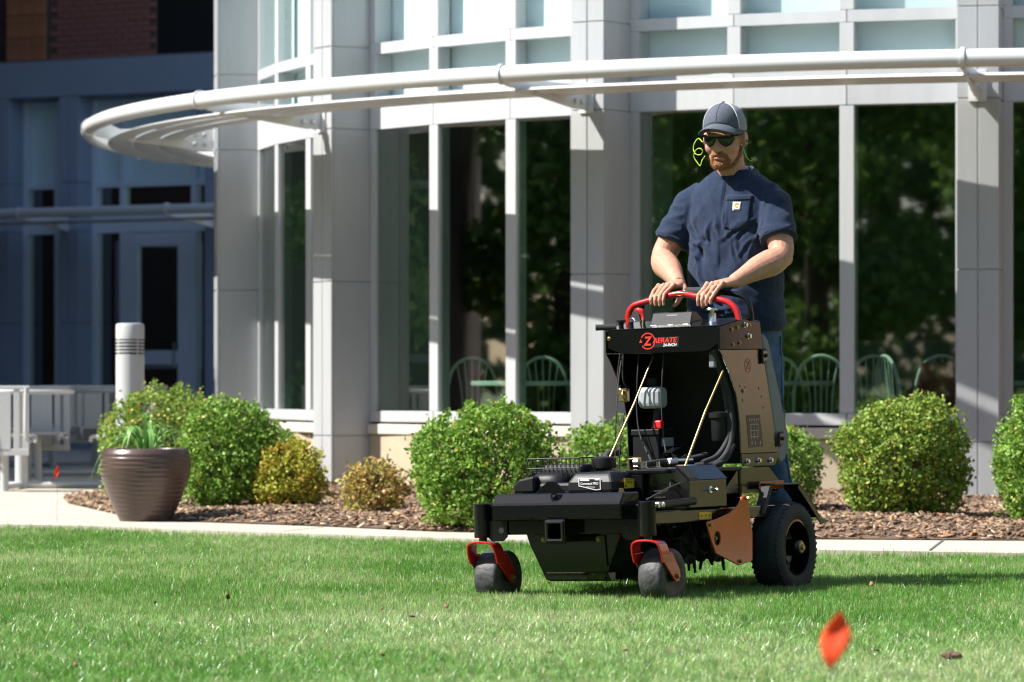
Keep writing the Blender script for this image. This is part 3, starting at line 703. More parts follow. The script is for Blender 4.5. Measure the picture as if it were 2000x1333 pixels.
# ================================================================== SHRUBS
def at(px, d): return ((px - 1000) / 7500 * d, d)
def shrub(px, d, wpx, ztop, lab, tint, n=15000, seed=0, leaf=.0138, loose=0., name='round_shrub', group='clipped shrubs along the wall'):
    x, y = at(px, d); rx = wpx / 2 / 7500 * d; z0 = .03; H = ztop - z0
    t = empty(name, (x, y, z0)); tag(t, lab, 'shrub', group)
    cz = H * .48; rz = H * .52; rg0 = np.random.default_rng(seed + 100)
    so = Vector((seed * 3.7, 0, 0))
    def fn(rg, m):
        k = 8; m0 = m // k; d_ = rg.normal(0, 1, (m0, 3)); d_ /= np.linalg.norm(d_, axis=1)[:, None]
        e = 2.5; sup = (np.abs(d_) ** e).sum(1) ** (-1 / e)
        nz = np.array([mnoise.noise(Vector(tuple(q)) * 1.7 + so) * .17 + mnoise.noise(Vector(tuple(q)) * 4.5 + so) * .13 for q in d_]) * (1 + .5 * loose)
        inner = rg.random(m0) < .3
        s = 1 - np.abs(rg.normal(0, .05, m0)) - inner * rg.uniform(.03, .4, m0) + (rg.random(m0) < .05 + loose * .12) * rg.uniform(.03, .11 + loose * .12, m0)
        rad = np.array([rx, rx * .95, rz]); P0 = d_ * (sup * (1 + nz) * s)[:, None] * rad + np.array([0, 0, cz])
        gap = np.array([mnoise.noise(Vector(tuple(q)) * 9 + so) for q in P0]); keep = (P0[:, 2] > .015) & ~((gap > .2) & (s > .78) & (rg.random(m0) < .8))
        P0 = P0[keep]; d_ = d_[keep]; n0 = len(P0)
        ax = d_ * .8 + np.array([0, 0, .45]) + rg.normal(0, .45, (n0, 3)); ax /= np.linalg.norm(ax, axis=1)[:, None]
        tt = rg.uniform(-1, .25, (n0, k)) * leaf * 4.2; off = rg.normal(0, leaf * .75, (n0, k, 3))
        C = P0[:, None] + ax[:, None] * tt[..., None] + off; nr_ = np.repeat(ax[:, None], k, 1) * .5 + rg.normal(0, .5, (n0, k, 3))
        C = C.reshape(-1, 3); nr_ = nr_.reshape(-1, 3); kk = C[:, 2] > .005; return C[kk], nr_[kk]
    def cols(rg, C, m):
        a, b, c, pc = tint; t_ = rg.random((m, 1)); q = np.array([mnoise.noise(Vector(tuple(p)) * 5 + Vector((seed, 0, 0))) for p in C])
        col = np.array(a) * (1 - t_) + np.array(b) * t_; col *= rg.uniform(.75, 1.25, (m, 1))
        k = rg.random(m) < pc * (1 + 2.2 * np.clip(q, -.4, .6)); col[k] = np.array(c) * rg.uniform(.6, 1.3, (k.sum(), 1)); return col
    leaf_cloud('foliage', n, fn, leaf, cols, 'leaf', t, seed)
    mb = MB(); rg = np.random.default_rng(seed + 50)
    for k in range(26):
        a = rg.uniform(0, 6.28); e = rg.uniform(.25, 1.45); q = Vector((math.cos(a) * math.cos(e) * rx * .88, math.sin(a) * math.cos(e) * rx * .88, cz + math.sin(e) * rz * .85 - H * .1))
        mb.tube([(rg.normal(0, .02), rg.normal(0, .02), -.03), q * .5 + Vector((rg.normal(0, .02), rg.normal(0, .02), .03)), q], [.011, .007, .002], 5)
    mb.build('stem', 'bark', t)
    return t
G1 = ((.11, .235, .028), (.29, .45, .08), (.5, .36, .06), .03)
G2 = ((.125, .225, .028), (.34, .45, .085), (.52, .38, .08), .06)
YG = ((.27, .3, .03), (.54, .53, .085), (.55, .32, .06), .2)
BR = ((.24, .23, .045), (.48, .42, .1), (.55, .33, .13), .35)
shrub(322, 25.4, 240, .75, 'clipped green shrub behind the brown pot, in front of the bollard', G2, 21000, 1)
shrub(445, 23.6, 186, .69, 'dense green shrub right of the brown pot, left of the yellowish shrub', G1, 20000, 2)
shrub(520, 25.6, 140, .53, 'low green shrub peeking out above the yellowish shrub', G1, 9000, 3)
shrub(567, 23.4, 132, .44, 'small yellow-green round shrub in front of the left column', YG, 10000, 4, leaf=.0135, loose=.6)
shrub(733, 22.6, 122, .345, 'sparse brown and yellow shrub, the smallest, between column and big shrub', BR, 3900, 5, leaf=.0135, loose=1.)
shrub(946, 20.9, 272, .672, 'large round green shrub left of the machine', G1, 29000, 6)
shrub(1195, 22.4, 205, .59, 'green shrub hidden mostly behind the machine tower', G1, 11000, 7)
shrub(1508, 22.7, 182, .56, 'green shrub partly hidden behind the operator leg', G1, 12000, 8)
shrub(1767, 21.7, 246, .705, 'large round green shrub right of the operator', G2, 27000, 9)
shrub(2062, 21.2, 236, .745, 'round green shrub cut off by the right edge of the photo', G1, 22000, 10)

# ================================================================== POT WITH STRAPPY PLANT
x, y = at(284, 22.4); pt = empty('plant_pot', (x, y, 0)); tag(pt, 'large brown ribbed ceramic pot on the concrete edge', 'pot')
prof = []
for i in range(97):
    h = i / 96; z = h * .418
    r = np.interp(h, [0, .12, .35, .6, .75, .88, .97, 1], [.15, .172, .215, .253, .264, .262, .252, .244])
    r += .0035 * abs(math.sin(h * PI * 15.5)) if .06 < h < .97 else 0
    prof.append((r, z))
prof += [(.236, .424), (.228, .418), (.225, .36)]
MB().lathe(prof, 64).build('pot_body', 'pot', pt, smooth=60)
MB().lathe([(.226, .355), (.226, .375)], 32).build('potting_soil', 'potting', pt)
pl = empty('strappy_plant', (x, y, .36)); tag(pl, 'strappy green leaves growing out of the brown pot', 'plant')
rg = np.random.default_rng(3); mb_i = 0
mat('strap_leaf', (.2, .42, .1), .4, trans=.3, var=.3, vscale=8)
blades = [(-2.9, .33, .1, -.14), (-2.75, .3, .07, -.1), (3.05, .27, .12, .0), (.1, .3, .14, .08), (1.2, .13, .21, .17), (1.7, .08, .24, .2)] + [(rg.uniform(-3.1, 3.1), rg.uniform(.1, .26), rg.uniform(.08, .2), rg.uniform(.0, .14)) for _ in range(30)]
for a, ln, top, end in blades:
    d = Vector((math.cos(a), math.sin(a), 0)); s = Vector((-d.y, d.x, 0)); pts = spline([d * .03, d * ln * .45 + Vector((0, 0, top)), d * ln * .8 + Vector((0, 0, (top + end) / 2 + .04)), d * ln + Vector((0, 0, end))], 5)
    vs = []; fs = []
    for i, p in enumerate(pts):
        wv = .009 * math.sin(PI * min(1, .25 + i / (len(pts) - 1) * .75)) + .001
        vs += [p - s * wv + Vector((0, 0, wv * .5)), p, p + s * wv + Vector((0, 0, wv * .5))]
        if i: fs += [(3 * i - 3, 3 * i - 2, 3 * i + 1, 3 * i), (3 * i - 2, 3 * i - 1, 3 * i + 2, 3 * i + 1)]
    MB().add(vs, fs).build('leaf', 'strap_leaf', pl, smooth=180)

# ================================================================== BOLLARD LIGHT
x, y = at(254, 27.0); bo = empty('bollard_light', (x, y, 0)); tag(bo, 'grey cylindrical bollard light with dark louvers behind the shrub', 'bollard')
MB().lathe([(.1, 0), (.1, 1.005), (.092, 1.008)], 40).build('post', 'frame', bo, smooth=40)
MB().lathe([(.085, 1.006), (.085, 1.115)], 24).build('lamp_core', 'near_black', bo)
for k in range(4):
    z = 1.022 + k * .024; MB().lathe([(.086, z), (.1, z - .002), (.101, z + .008), (.086, z + .012)], 40).build('louver_ring', 'frame', bo, smooth=30)
for a in (.6, 2.2, 3.8, 5.4): MB().tube([(math.cos(a) * .095, math.sin(a) * .095, 1.0), (math.cos(a) * .095, math.sin(a) * .095, 1.12)], .006, 6).build('louver_rod', 'frame', bo)
MB().lathe([(.086, 1.112), (.1, 1.114), (.1, 1.205), (.094, 1.222), (.06, 1.226)], 40).build('cap', 'frame', bo, smooth=30)

# ================================================================== TERRACE TABLES WITH FIXED SEATS
def seat_part(t, ang):
    """slatted metal seat on a post, facing the table centre"""
    M = Matrix.Rotation(ang, 4, 'Z')
    def P(mb): return mb.xf(M)
    post = P(MB().tube([(.78, 0, 0), (.78, 0, .4)], .032, 14)).build('seat_post', 'frame', t, smooth=50)
    st = P(MB().box(.985, 1.01, -.225, .225, .76, .785)).build('seat_back', 'frame', t, bevel=.006)
    for y0 in (-.215, -.145, .105, .175): P(MB().box(.99, 1.005, y0, y0 + .045, .32, .76)).build('slat', 'frame', st, bevel=.003, seg=1)
    P(MB().box(.988, 1.007, -.08, .085, .3, .745)).build('slat', 'frame', st, bevel=.003, seg=1)
    P(MB().box(.988, 1.007, -.22, .22, .27, .32)).build('lower_rail', 'frame', st, bevel=.004, seg=1)
    sl_ = P(MB().box(.6, .985, -.2, .2, .4, .418)).build('seat_pan', 'frame', t, bevel=.004)
    for s in (-1, 1):
        pts = spline([(1.02, s * .2, .77), (1.035, s * .2, .6), (1.03, s * .2, .44), (.95, s * .2, .37), (.75, s * .2, .38), (.58, s * .2, .4), (.56, s * .2, .36)], 6)
        P(MB().tube(pts, .014, 8)).build('seat_tube', 'frame', t, smooth=60)
def table_set(px, d, rz, lab, angs=(0, 90, 180, 270)):
    x, y = at(px, d); t = empty('terrace_table', (x, y, 0), (0, 0, R(rz)))
    MB().lathe([(.37, .72), (.4, .725), (.405, .745), (.395, .757)], 44).build('tabletop', 'frame', t, smooth=30)
    MB().tube([(0, 0, 0), (0, 0, .72)], .05, 16).build('pedestal', 'frame', t, smooth=50)
    for a in angs:
        seat_part(t, R(a)); M = Matrix.Rotation(R(a), 4, 'Z')
        MB().tube([(.04, 0, .03), (.4, 0, .03), (.78, 0, .03)], .022, 10).xf(M).build('seat_arm', 'frame', t, smooth=60)
    tag(t, lab, 'table', 'terrace tables with fixed seats')
table_set(42, 29.35, -92, 'grey metal table with fixed slatted seats at the left edge, closest of them')
table_set(228, 33.4, -72, 'grey metal table with fixed slatted seats behind the bollard')
table_set(40, 37.2, -60, 'grey metal table with fixed seats farthest back in the shade')
# ================================================================== MARKER FLAGS
def marker(name, x, y, h, outline, lab, yaw, tilt, curl=.012):
    t = empty(name, (x, y, 0)); MB().tube([(0, .009, -.05), (.001, .009, h * .5), (0, .009, h)], .0012, 6).build('wire', 'wire', t)
    vs = []; fs = []; n = 13; H_, wmax = outline[0][1] - outline[1][1], outline[2] / 2
    for i in range(n):                                  # limp cloth hanging as a folded leaf shape
        f = i / (n - 1); hwid = wmax * (.03 + math.sin(PI * f ** .9) ** 1.15) / 1.03; cx = .008 - .018 * f
        for j in range(5):
            g_ = j / 4 * 2 - 1; vs.append((cx + hwid * g_, curl * (math.cos(g_ * 1.4) - .5) + .004 * math.sin(f * 6 + g_), outline[0][1] - f * H_))
    for i in range(n - 1):
        for j in range(4): fs.append((i * 5 + j, (i + 1) * 5 + j, (i + 1) * 5 + j + 1, i * 5 + j + 1))
    o = MB().add(vs, fs).build('flag_cloth', 'flag', t, smooth=180)
    so_ = o.modifiers.new('s', 'SOLIDIFY'); so_.thickness = .0006; o.rotation_euler = (0, 0, yaw); tag(t, lab, 'marker flag', 'orange marker flags')
marker('marker_flag', *at(1632, 6.3), .428, ((0, .426), (0, .33), .05), 'blurred orange-red marker flag in the foreground lawn', R(-15), 0, .005)
marker('marker_flag', *at(111, 22.05), .33, ((0, .33), (0, .25), .026), 'small red-orange marker flag on a wire left of the pot', R(10), 0, .01)
# ================================================================== STAND-ON AERATOR  (local x = forward, y = its left, z up)
MO = (.207, 14.78, -.012); MYAW = R(-121)
ae = empty('stand_on_aerator', MO); ae.rotation_mode = 'QUATERNION'
ae.rotation_quaternion = (Matrix.Rotation(MYAW, 4, 'Z') @ Matrix.Rotation(R(1.7), 4, 'X')).to_quaternion()
tag(ae, 'black stand-on lawn aerator with red caster forks and red handlebar driven over the grass', 'aerator')
def B(name, x0, x1, y0, y1, z0, z1, m='black_paint', p=None, bev=.004, seg=2): return MB().box(x0, x1, y0, y1, z0, z1).build(name, m, p or ae, bevel=bev, seg=seg)
def plate(name, poly, a0, a1, axis, m='black_paint', p=None, bev=.002): return MB().prism(poly, a0, a1, axis).build(name, m, p or ae, bevel=bev, seg=1)
def bolt(c, axis, p, r=.008, m='zinc', h=.009, s=1):
    MB().lathe([(r * 1.45, 0), (r * 1.45, s * .002), (r, s * .0022), (r, s * h), (r * .6, s * (h + .001))], 6 if h < .02 else 10, c=c, axis=axis).build('bolt', m, p)
def pipe(name, pts, r, m, p=None, n=10, sp=8): return MB().tube(spline(pts, sp) if sp else pts, r, n).build(name, m, p or ae, smooth=60)

# --- front end
bp = plate('bumper', [(-.085, .288), (.055, .288), (.062, .296), (.062, .352), (.03, .391), (-.085, .391)], -.287, .287, 'y', bev=.006)
cut(bp, MB().prism([(-.03, .41), (.014, .41), (.014, .374), (.004, .362), (-.014, .362), (-.03, .38)], -.005, .09, 'x'))
for y in (-.24, .24): bolt((-.03, y, .391), 'z', bp, .009, 'zinc', .014)
hk = plate('lift_bracket', [(-.16, .36), (-.05, .36), (.06, .36), (.045, .376), (-.035, .44), (-.065, .44), (-.145, .376)], -.006, .006, 'y')
hk.rotation_euler = (0, 0, R(90)); hk.location = (-.1, -.06, -.004)
bm_ = B('cross_beam', -.058, -.006, -.335, .335, .232, .345, bev=.006)
for y in (-.3, .3):
    plate('gusset', [(y - .045, .29), (y + .045, .29), (y + .045, .225), (y + .025, .208), (y - .025, .208), (y - .045, .225)], -.005, .004, 'x', p=bm_)
    MB().lathe([(.012, .004), (.012, .006)], 14, c=(0, y * .93, .25), axis='x').build('beam_hole', 'near_black', bm_)
for s in (-1, 1):
    po = MB().lathe([(.03, .222), (.034, .225), (.034, .352), (.03, .356), (.016, .356), (.016, .351)], 28, c=(0, s * .367, 0)).build('pivot_post', 'black_paint', ae, smooth=40)
    # caster fork: arch + two trailing legs
    ax_u, ax_z = -.106, .066; yc = s * .367
    fk = MB(); hwid = .062
    arch = spline([(-.03, -hwid, .12), (-.012, -hwid, .165), (.0, -hwid * .78, .198), (.004, 0, .206), (.0, hwid * .78, .198), (-.012, hwid, .165), (-.03, hwid, .12)], 6)
    rings = []
    for i, p in enumerate(arch):
        t_ = (arch[min(i + 1, len(arch) - 1)] - arch[max(i - 1, 0)]).normalized(); nrm = Vector((1, 0, 0)).cross(t_).normalized()
        wf = .03; f0, f1 = p + Vector((wf, 0, 0)), p - Vector((wf * 1.2, 0, 0))
        rings.append([f0 + nrm * .004, f1 + nrm * .004, f1 - nrm * .004, f0 - nrm * .004])
    fk.loft(rings)
    for q in (-1, 1):
        leg = [(.003, .155), (-.07, .16), (ax_u - .026, ax_z + .02), (ax_u - .02, ax_z - .018), (ax_u + .005, ax_z - .024), (ax_u + .026, ax_z - .01), (-.005, .125)]
        fk.prism(leg, q * hwid - .0038, q * hwid + .0038, 'y')
    fk.xf(Matrix.Translation((0, yc, 0)))
    fko = fk.build('caster_fork', 'red_paint', ae, bevel=.002, seg=2)
    MB().lathe([(.016, .2), (.016, .226)], 14, c=(0, yc, 0)).build('swivel_stem', 'black_paint', fko, smooth=40)
    for q in (-1, 1): bolt((ax_u, yc + q * (hwid + .004), ax_z), 'y', fko, .009, 'zinc', .01, q)
    tw = .052; rr = .107
    wh = MB().lathe([(.045, -tw * .8), (.066, -tw * .98), (.092, -tw), (.102, -tw * .93), (rr, -tw * .72), (rr + .001, 0), (rr, tw * .72), (.102, tw * .93), (.092, tw), (.066, tw * .98), (.045, tw * .8)], 40, c=(ax_u, yc, ax_z), axis='y').build('caster_wheel', 'caster_rubber', ae, smooth=50)
    MB().lathe([(.046, -tw * .78), (.04, -tw * .5), (.02, -tw * .5), (.02, -tw - .004), (.012, -tw - .004), (.012, tw + .004), (.02, tw + .004), (.02, tw * .5), (.04, tw * .5), (.046, tw * .78)], 24, c=(ax_u, yc, ax_z), axis='y').build('caster_hub', 'near_black', wh, smooth=40)
# hitch receiver tube
ht = B('hitch_receiver', -.1, .078, -.042, .042, .203, .288, bev=.008)
cut(ht, MB().box(-.02, .1, -.027, .027, .218, .273))
B('receiver_collar', .055, .073, -.047, .047, .198, .293, p=ht, bev=.008)
cut(bpy.data.objects[ht.children[-1].name], MB().box(.0, .1, -.0275, .0275, .2175, .2735))
# belly pan
pan = plate('belly_pan', [(-.215, .245), (.215, .245), (.2, .2), (.135, .052), (-.125, .052), (-.2, .2)], -.62, -.066, 'x', bev=.004)
plate('pan_front', [(-.15, .226), (.145, .226), (.155, .085), (-.12, .085)], -.066, -.058, 'x', 'black_paint', pan)
plate('pan_chin', [(-.058, .083), (-.085, .048), (-.12, .048), (-.12, .083)], -.12, .155, 'y', 'black_paint', pan)
for y in (-.128, .118): bolt((-.058, y, .212), 'x', pan, .008, 'zinc', .008)
plate('pan_label', [(.19, .14), (.215, .15), (.222, .205), (.2, .2)], -.2, -.199, 'x', 'decal_grey', pan)

# --- frame rails, deck, engine
for s in (-1, 1):
    y0, y1 = sorted((s * .30, s * .36)); B('frame_rail', -1.2, -.045, y0, y1, .264, .313, 'black_plate', bev=.004)
B('deck_plate', -.92, -.28, -.3, .3, .455, .472, 'black_paint'); B('deck_skirt', -.3, -.285, -.29, .19, .33, .455, 'black_paint'); B('engine_mount', -.44, -.06, -.25, .2, .314, .34, 'black_paint')
B('rear_bulkhead', -.95, -.93, -.28, .28, .1, .47, 'black_paint')
en = B('engine_block', -.41, -.14, -.2, .14, .341, .43, 'black_plastic', bev=.012)
for k in range(7): B('cooling_fin', -.425, -.41, -.18, .12, .35 + k * .011, .355 + k * .011, 'black_plastic', en, 0)
sh = MB().loft([[(-.128, -.062, .385), (-.128, .15, .385), (-.395, .155, .385), (-.395, -.07, .385)],
                [(-.13, -.058, .43), (-.13, .148, .43), (-.39, .152, .43), (-.39, -.066, .43)],
                [(-.15, -.035, .468), (-.15, .13, .468), (-.37, .135, .468), (-.37, -.04, .468)]]).build('engine_shroud', 'black_plastic', ae, bevel=.016, seg=3)
ac = MB(); rings = []
for k, (z, r_) in enumerate(((.385, .082), (.4, .088), (.43, .088), (.452, .082), (.466, .066), (.471, .04))):
    rings.append([(-.24 + r_ * 1.0 * math.copysign(abs(math.cos(a)) ** .75, math.cos(a)), -.175 + r_ * math.copysign(abs(math.sin(a)) ** .75, math.sin(a)), z) for a in np.linspace(0, 2 * PI, 32, endpoint=False)])
ac.loft(rings).build('air_filter_cover', 'black_plastic', ae, smooth=50)
plate('air_intake', [(-.3, .392), (-.3, .42), (-.27, .445), (-.2, .458), (-.2, .392)], -.2, -.12, 'x', 'black_plastic', None, .008)
mf = B('muffler', -.44, -.24, -.24, -.05, .44, .5, 'near_black', bev=.02, seg=3)
mb = MB()
for z in (.486, .524):
    a = .0
    mb.tube([(-.19, -.27, z), (-.19, -.035, z), (-.46, -.035, z), (-.46, -.27, z), (-.19, -.27, z)], .0028, 6)
for k in range(13):
    y = -.27 + k * .0196; mb.tube([(-.19, y, .45), (-.19, y, .515), (-.198, y, .524), (-.45, y, .524), (-.46, y, .515), (-.46, y, .47)], .0022, 5)
for k in range(4):
    x_ = -.25 - .055 * k; mb.tube([(x_, -.27, .486), (x_, -.27, .52), (x_, -.264, .524), (x_, -.035, .524)], .0022, 5)
mb.build('wire_guard', 'near_black', ae)
fc = MB().lathe([(.03, .44), (.03, .48), (.046, .482), (.048, .5), (.046, .52), (.036, .526), (.01, .527)], 28, c=(-.315, .005, 0)).build('fuel_cap', 'black_plastic', ae, smooth=40)
# engine labels
# lettering matrices: front-facing (normal +x): text x -> +y, text y -> +z
def MFX(x, y, z): return Matrix(((0, 0, 1, x), (1, 0, 0, y), (0, 1, 0, z), (0, 0, 0, 1)))
# left-side-facing (normal +y): text x -> -x, text y -> z
def MSY(x, y, z): return Matrix(((-1, 0, 0, x), (0, 0, 1, y), (0, 1, 0, z), (0, 0, 0, 1)))
lbp = plate('label_border', [(-.004, .447), (.094, .444), (.094, .4), (.072, .398), (-.004, .415)], -.129, -.1265, 'x', 'decal_white', sh, 0)
plate('label_field', [(-.0005, .4435), (.0905, .4405), (.0905, .4035), (.073, .4015), (-.0005, .418)], -.1264, -.1258, 'x', 'decal_black', sh, 0)
plate('label_field', [(.003, .4415), (.045, .4405), (.045, .4345), (.003, .4355)], -.1257, -.1253, 'x', 'decal_white', sh, 0)
text('label_text', 'Command PRO', 'decal_white', sh, MFX(-.1256, .045, .424), .0125, bold=.0002, ext=.0002)
plate('label_field', [(.07, .4425), (.087, .442), (.087, .4365), (.07, .437)], -.1257, -.1253, 'x', 'decal_white', sh, 0)
plate('label_field', [(.03, .4125), (.07, .411), (.07, .4095), (.03, .411)], -.1257, -.1253, 'x', 'decal_white', sh, 0)
yl = plate('warning_label', [(-.205, .442), (-.325, .436), (-.325, .404), (-.205, .402)], .1545, .1555, 'y', 'decal_yellow', sh, 0)
plate('label_mark', [(-.285, .43), (-.31, .428), (-.313, .41), (-.283, .409)], .1556, .156, 'y', 'decal_black', yl, 0)
plate('label_mark', [(-.215, .418), (-.225, .407), (-.21, .407)], .1556, .156, 'y', 'decal_black', yl, 0)
for k in range(3): plate('label_mark', [(-.215, .437 - k * .006), (-.27, .435 - k * .006), (-.27, .433 - k * .006), (-.215, .435 - k * .006)], .1556, .156, 'y', 'decal_black', yl, 0)
# side hydraulic cover box
for s in (1, -1):
    pr = [(.19, .478), (.322, .478), (.379, .427), (.379, .318), (.19, .318)]
    eb = plate('side_cover', [(y * s, z) for y, z in pr], -.63, -.32, 'x', 'black_plate' if s > 0 else 'black_paint', None, .004)
    if s > 0:
        plate('cover_top', [(.318, .4835), (.324, .4835), (.383, .429), (.379, .426)], -.632, -.318, 'x', 'black_paint', eb, .001)
        for k in range(4):
            u = -.335 - k * .019; M = Matrix.Translation((u, .352, .459)) @ Matrix.Rotation(R(-42.8), 4, 'X')
            MB().box(-.004, .004, -.036, .036, -.004, .0025, M).build('dark_slot_strip', 'near_black', eb)  # raised near-black strip; the dark inside a slot is put into colour
        for z in (.41, .385, .36):
            MB().box(-.3195, -.3175, .205, .275, z, z + .006).build('dark_slot_strip', 'near_black', eb)
        MB().lathe([(.014, 0), (.014, .004), (.006, .005), (.006, .035)], 12, c=(-.49, .379, .388), axis='y').build('cover_knob', 'chrome', eb, smooth=40)
# springs/damper along the rail
for s in (1, -1):
    dmp = pipe('damper', [(-.11, s * .375, .337), (-.36, s * .375, .346)], .016, 'black_plastic', sp=0)
    bolt((-.105, s * .375, .337), 'x', dmp, .01, 'chrome', .02)
    MB().lathe([(.012, -.005), (.012, .005)], 12, c=(-.075, s * .375, .34), axis='y').build('clevis', 'chrome', dmp, smooth=40)
lbl = plate('warning_label', [(-.43, .301), (-.53, .299), (-.53, .27), (-.43, .272)], .3605, .3615, 'y', 'decal_yellow', None, 0)
for u in (-.44, -.475, -.505): plate('label_mark', [(u, .29), (u - .014, .29), (u - .007, .279)], .3616, .362, 'y', 'decal_black', lbl, 0)
# red side guards
gp = [(-.415, .262), (-.5, .272), (-.6, .29), (-.66, .31), (-.695, .332), (-.722, .356), (-.75, .361), (-.772, .35), (-.78, .25), (-.797, .21), (-.79, .097), (-.675, .083), (-.484, .137), (-.453, .182), (-.42, .245)]
for s in (1, -1):
    y0, y1 = sorted((s * .394, s * .402)); gd = plate('side_guard', gp, y0, y1, 'y', 'red_plate', None, .0025)
    cut(gd, MB().lathe([(.027, -.05), (.027, .05)], 28, c=(-.5, s * .4, .196), axis='y'))
    for c in ((-.752, .346), (-.437, .251), (-.68, .1)): bolt((c[0], s * .402, c[1]), 'y', gd, .007, 'zinc', .01, s)
    MB().lathe([(.03, 0), (.03, .004)], 20, c=(-.5, s * .385, .196), axis='y').build('guard_backing', 'near_black', gd)
    bolt((-.5, s * .39, .196), 'y', gd, .006, 'zinc', .008, s)
    pipe('guard_strut', [(-.752, s * .3, .346), (-.752, s * .395, .346)], .008, 'black_paint', gd, sp=0)
# tine reels
for ux in (-.5, -.74):
    rl = pipe('tine_reel', [(ux, -.3, .165), (ux, .3, .165)], .028, 'near_black', sp=0)
    mb = MB()
    for k in range(8):
        y = -.27 + k * .077
        mb.lathe([(.07, y), (.07, y + .008)], 20, c=(ux, 0, .165), axis='y')
        for j in range(6):
            a = j * PI / 3 + k * .5; d = Vector((math.cos(a), 0, math.sin(a))); b = Vector((ux, y + .02, .165)); mb.tube([b + d * .05, b + d * .105], [.009, .006], 6)
    mb.build('tines', 'near_black', rl)
# --- rear wheels
for s in (1, -1):
    wc = (-1.155, s * .355, .137); yo = .067; rt = .188
    tp = [(.108, -yo * .82), (.125, -yo), (.155, -yo * 1.02), (.175, -yo * .9), (rt - .004, -yo * .7), (rt, -yo * .35), (rt + .001, 0), (rt, yo * .35), (rt - .004, yo * .7), (.175, yo * .9), (.155, yo * 1.02), (.125, yo), (.108, yo * .82)]
    mb = MB().lathe(tp, 48, c=wc, axis='y', cap=False)
    for k in range(44):                                         # tread lugs
        a = 2 * PI * k / 44
        for j, yy in enumerate((-.048, -.017, .017, .048)):
            aa = a + (j % 2) * PI / 44; rad = rt - .004 - (.008 if abs(yy) > .03 else 0)
            M = Matrix.Translation(wc) @ Matrix.Rotation(-aa, 4, 'Y') @ Matrix.Translation((rad, yy, 0)) @ Matrix.Rotation(R(25 if yy > 0 else -25), 4, 'X')
            mb.box(0, .0052, -.0135, .0135, -.0075, .0075, M)
    wl = mb.build('rear_wheel', 'rubber', ae, smooth=45)
    MB().lathe([(.11, s * yo * .8), (.114, s * yo * .92), (.106, s * yo * .95), (.102, s * yo * .7), (.096, -s * yo * .1), (.07, -s * yo * .3), (.05, -s * yo * .2), (.01, -s * yo * .2)], 40, c=wc, axis='y', cap=False).build('rim', 'black_paint', wl, smooth=40)
    MB().lathe([(.112, -s * .05), (.112, -s * .03)], 24, c=wc, axis='y').build('rim_back', 'near_black', wl)
    hb = MB().lathe([(.034, s * yo * .2), (.034, s * (yo + .0)), (.028, s * (yo + .012)), (.02, s * (yo + .014))], 24, c=wc, axis='y').build('hub', 'black_paint', wl, smooth=40)
    MB().lathe([(.023, s * (yo + .0145)), (.022, s * (yo + .017)), (.012, s * (yo + .018)), (.011, s * (yo + .026))], 20, c=wc, axis='y').build('hub_nut', 'zinc', wl, smooth=30)
    for k in range(4):
        a = PI / 4 + k * PI / 2 + .5; bolt((wc[0] + .064 * math.cos(a), wc[1] - s * yo * .28, wc[2] + .064 * math.sin(a)), 'y', wl, .009, 'chrome', .016, s)
    # fender
    y0, y1 = sorted((s * .285, s * .372))
    top = [(-1.06, .392), (-1.275, .39), (-1.345, .35), (-1.462, .25), (-1.56, .234)]; mb = MB(); rings = []
    for i, (u, z) in enumerate(top):
        rings.append([(u, y0, z), (u, y1 - (.03 if i == len(top) - 1 else 0), z), (u, y1 - (.03 if i == len(top) - 1 else 0), z + .007), (u, y0, z + .007)])
    fd = mb.loft(rings).build('fender', 'black_plate', ae, bevel=.0015, seg=1)
    plate('fender_bracket', [(-1.055, .375), (-1.055, .402), (-1.07, .408), (-1.272, .408), (-1.272, .375)], s * .3, s * .306, 'y', 'red_plate', fd)
    bolt((-1.075, s * .306, .391), 'y', fd, .008, 'near_black', .01, s)
    plate('fender_lip', [(-1.275, .39), (-1.345, .35), (-1.462, .25), (-1.55, .234), (-1.47, .22), (-1.335, .325), (-1.27, .372)], s * .366, s * .3725, 'y', 'black_plate', fd)
    MB().loft([[(-1.02, y, .388) for y in (s * .33, s * .368)] + [(-1.05, y, .388) for y in (s * .368, s * .33)], [(-.95, y, .28) for y in (s * .33, s * .368)] + [(-.975, y, .278) for y in (s * .368, s * .33)]]).build('splash_plate', 'rubber', fd)
B('axle', -1.18, -1.13, -.3, .3, .14, .2, 'near_black', bev=.01)
B('platform', -1.66, -1.24, -.2, .24, .105, .12, 'black_plastic', bev=.004)
for s in (-1, 1): B('platform_arm', -1.5, -1.1, s * .27 - .012, s * .27 + .012, .1, .2, 'black_paint')

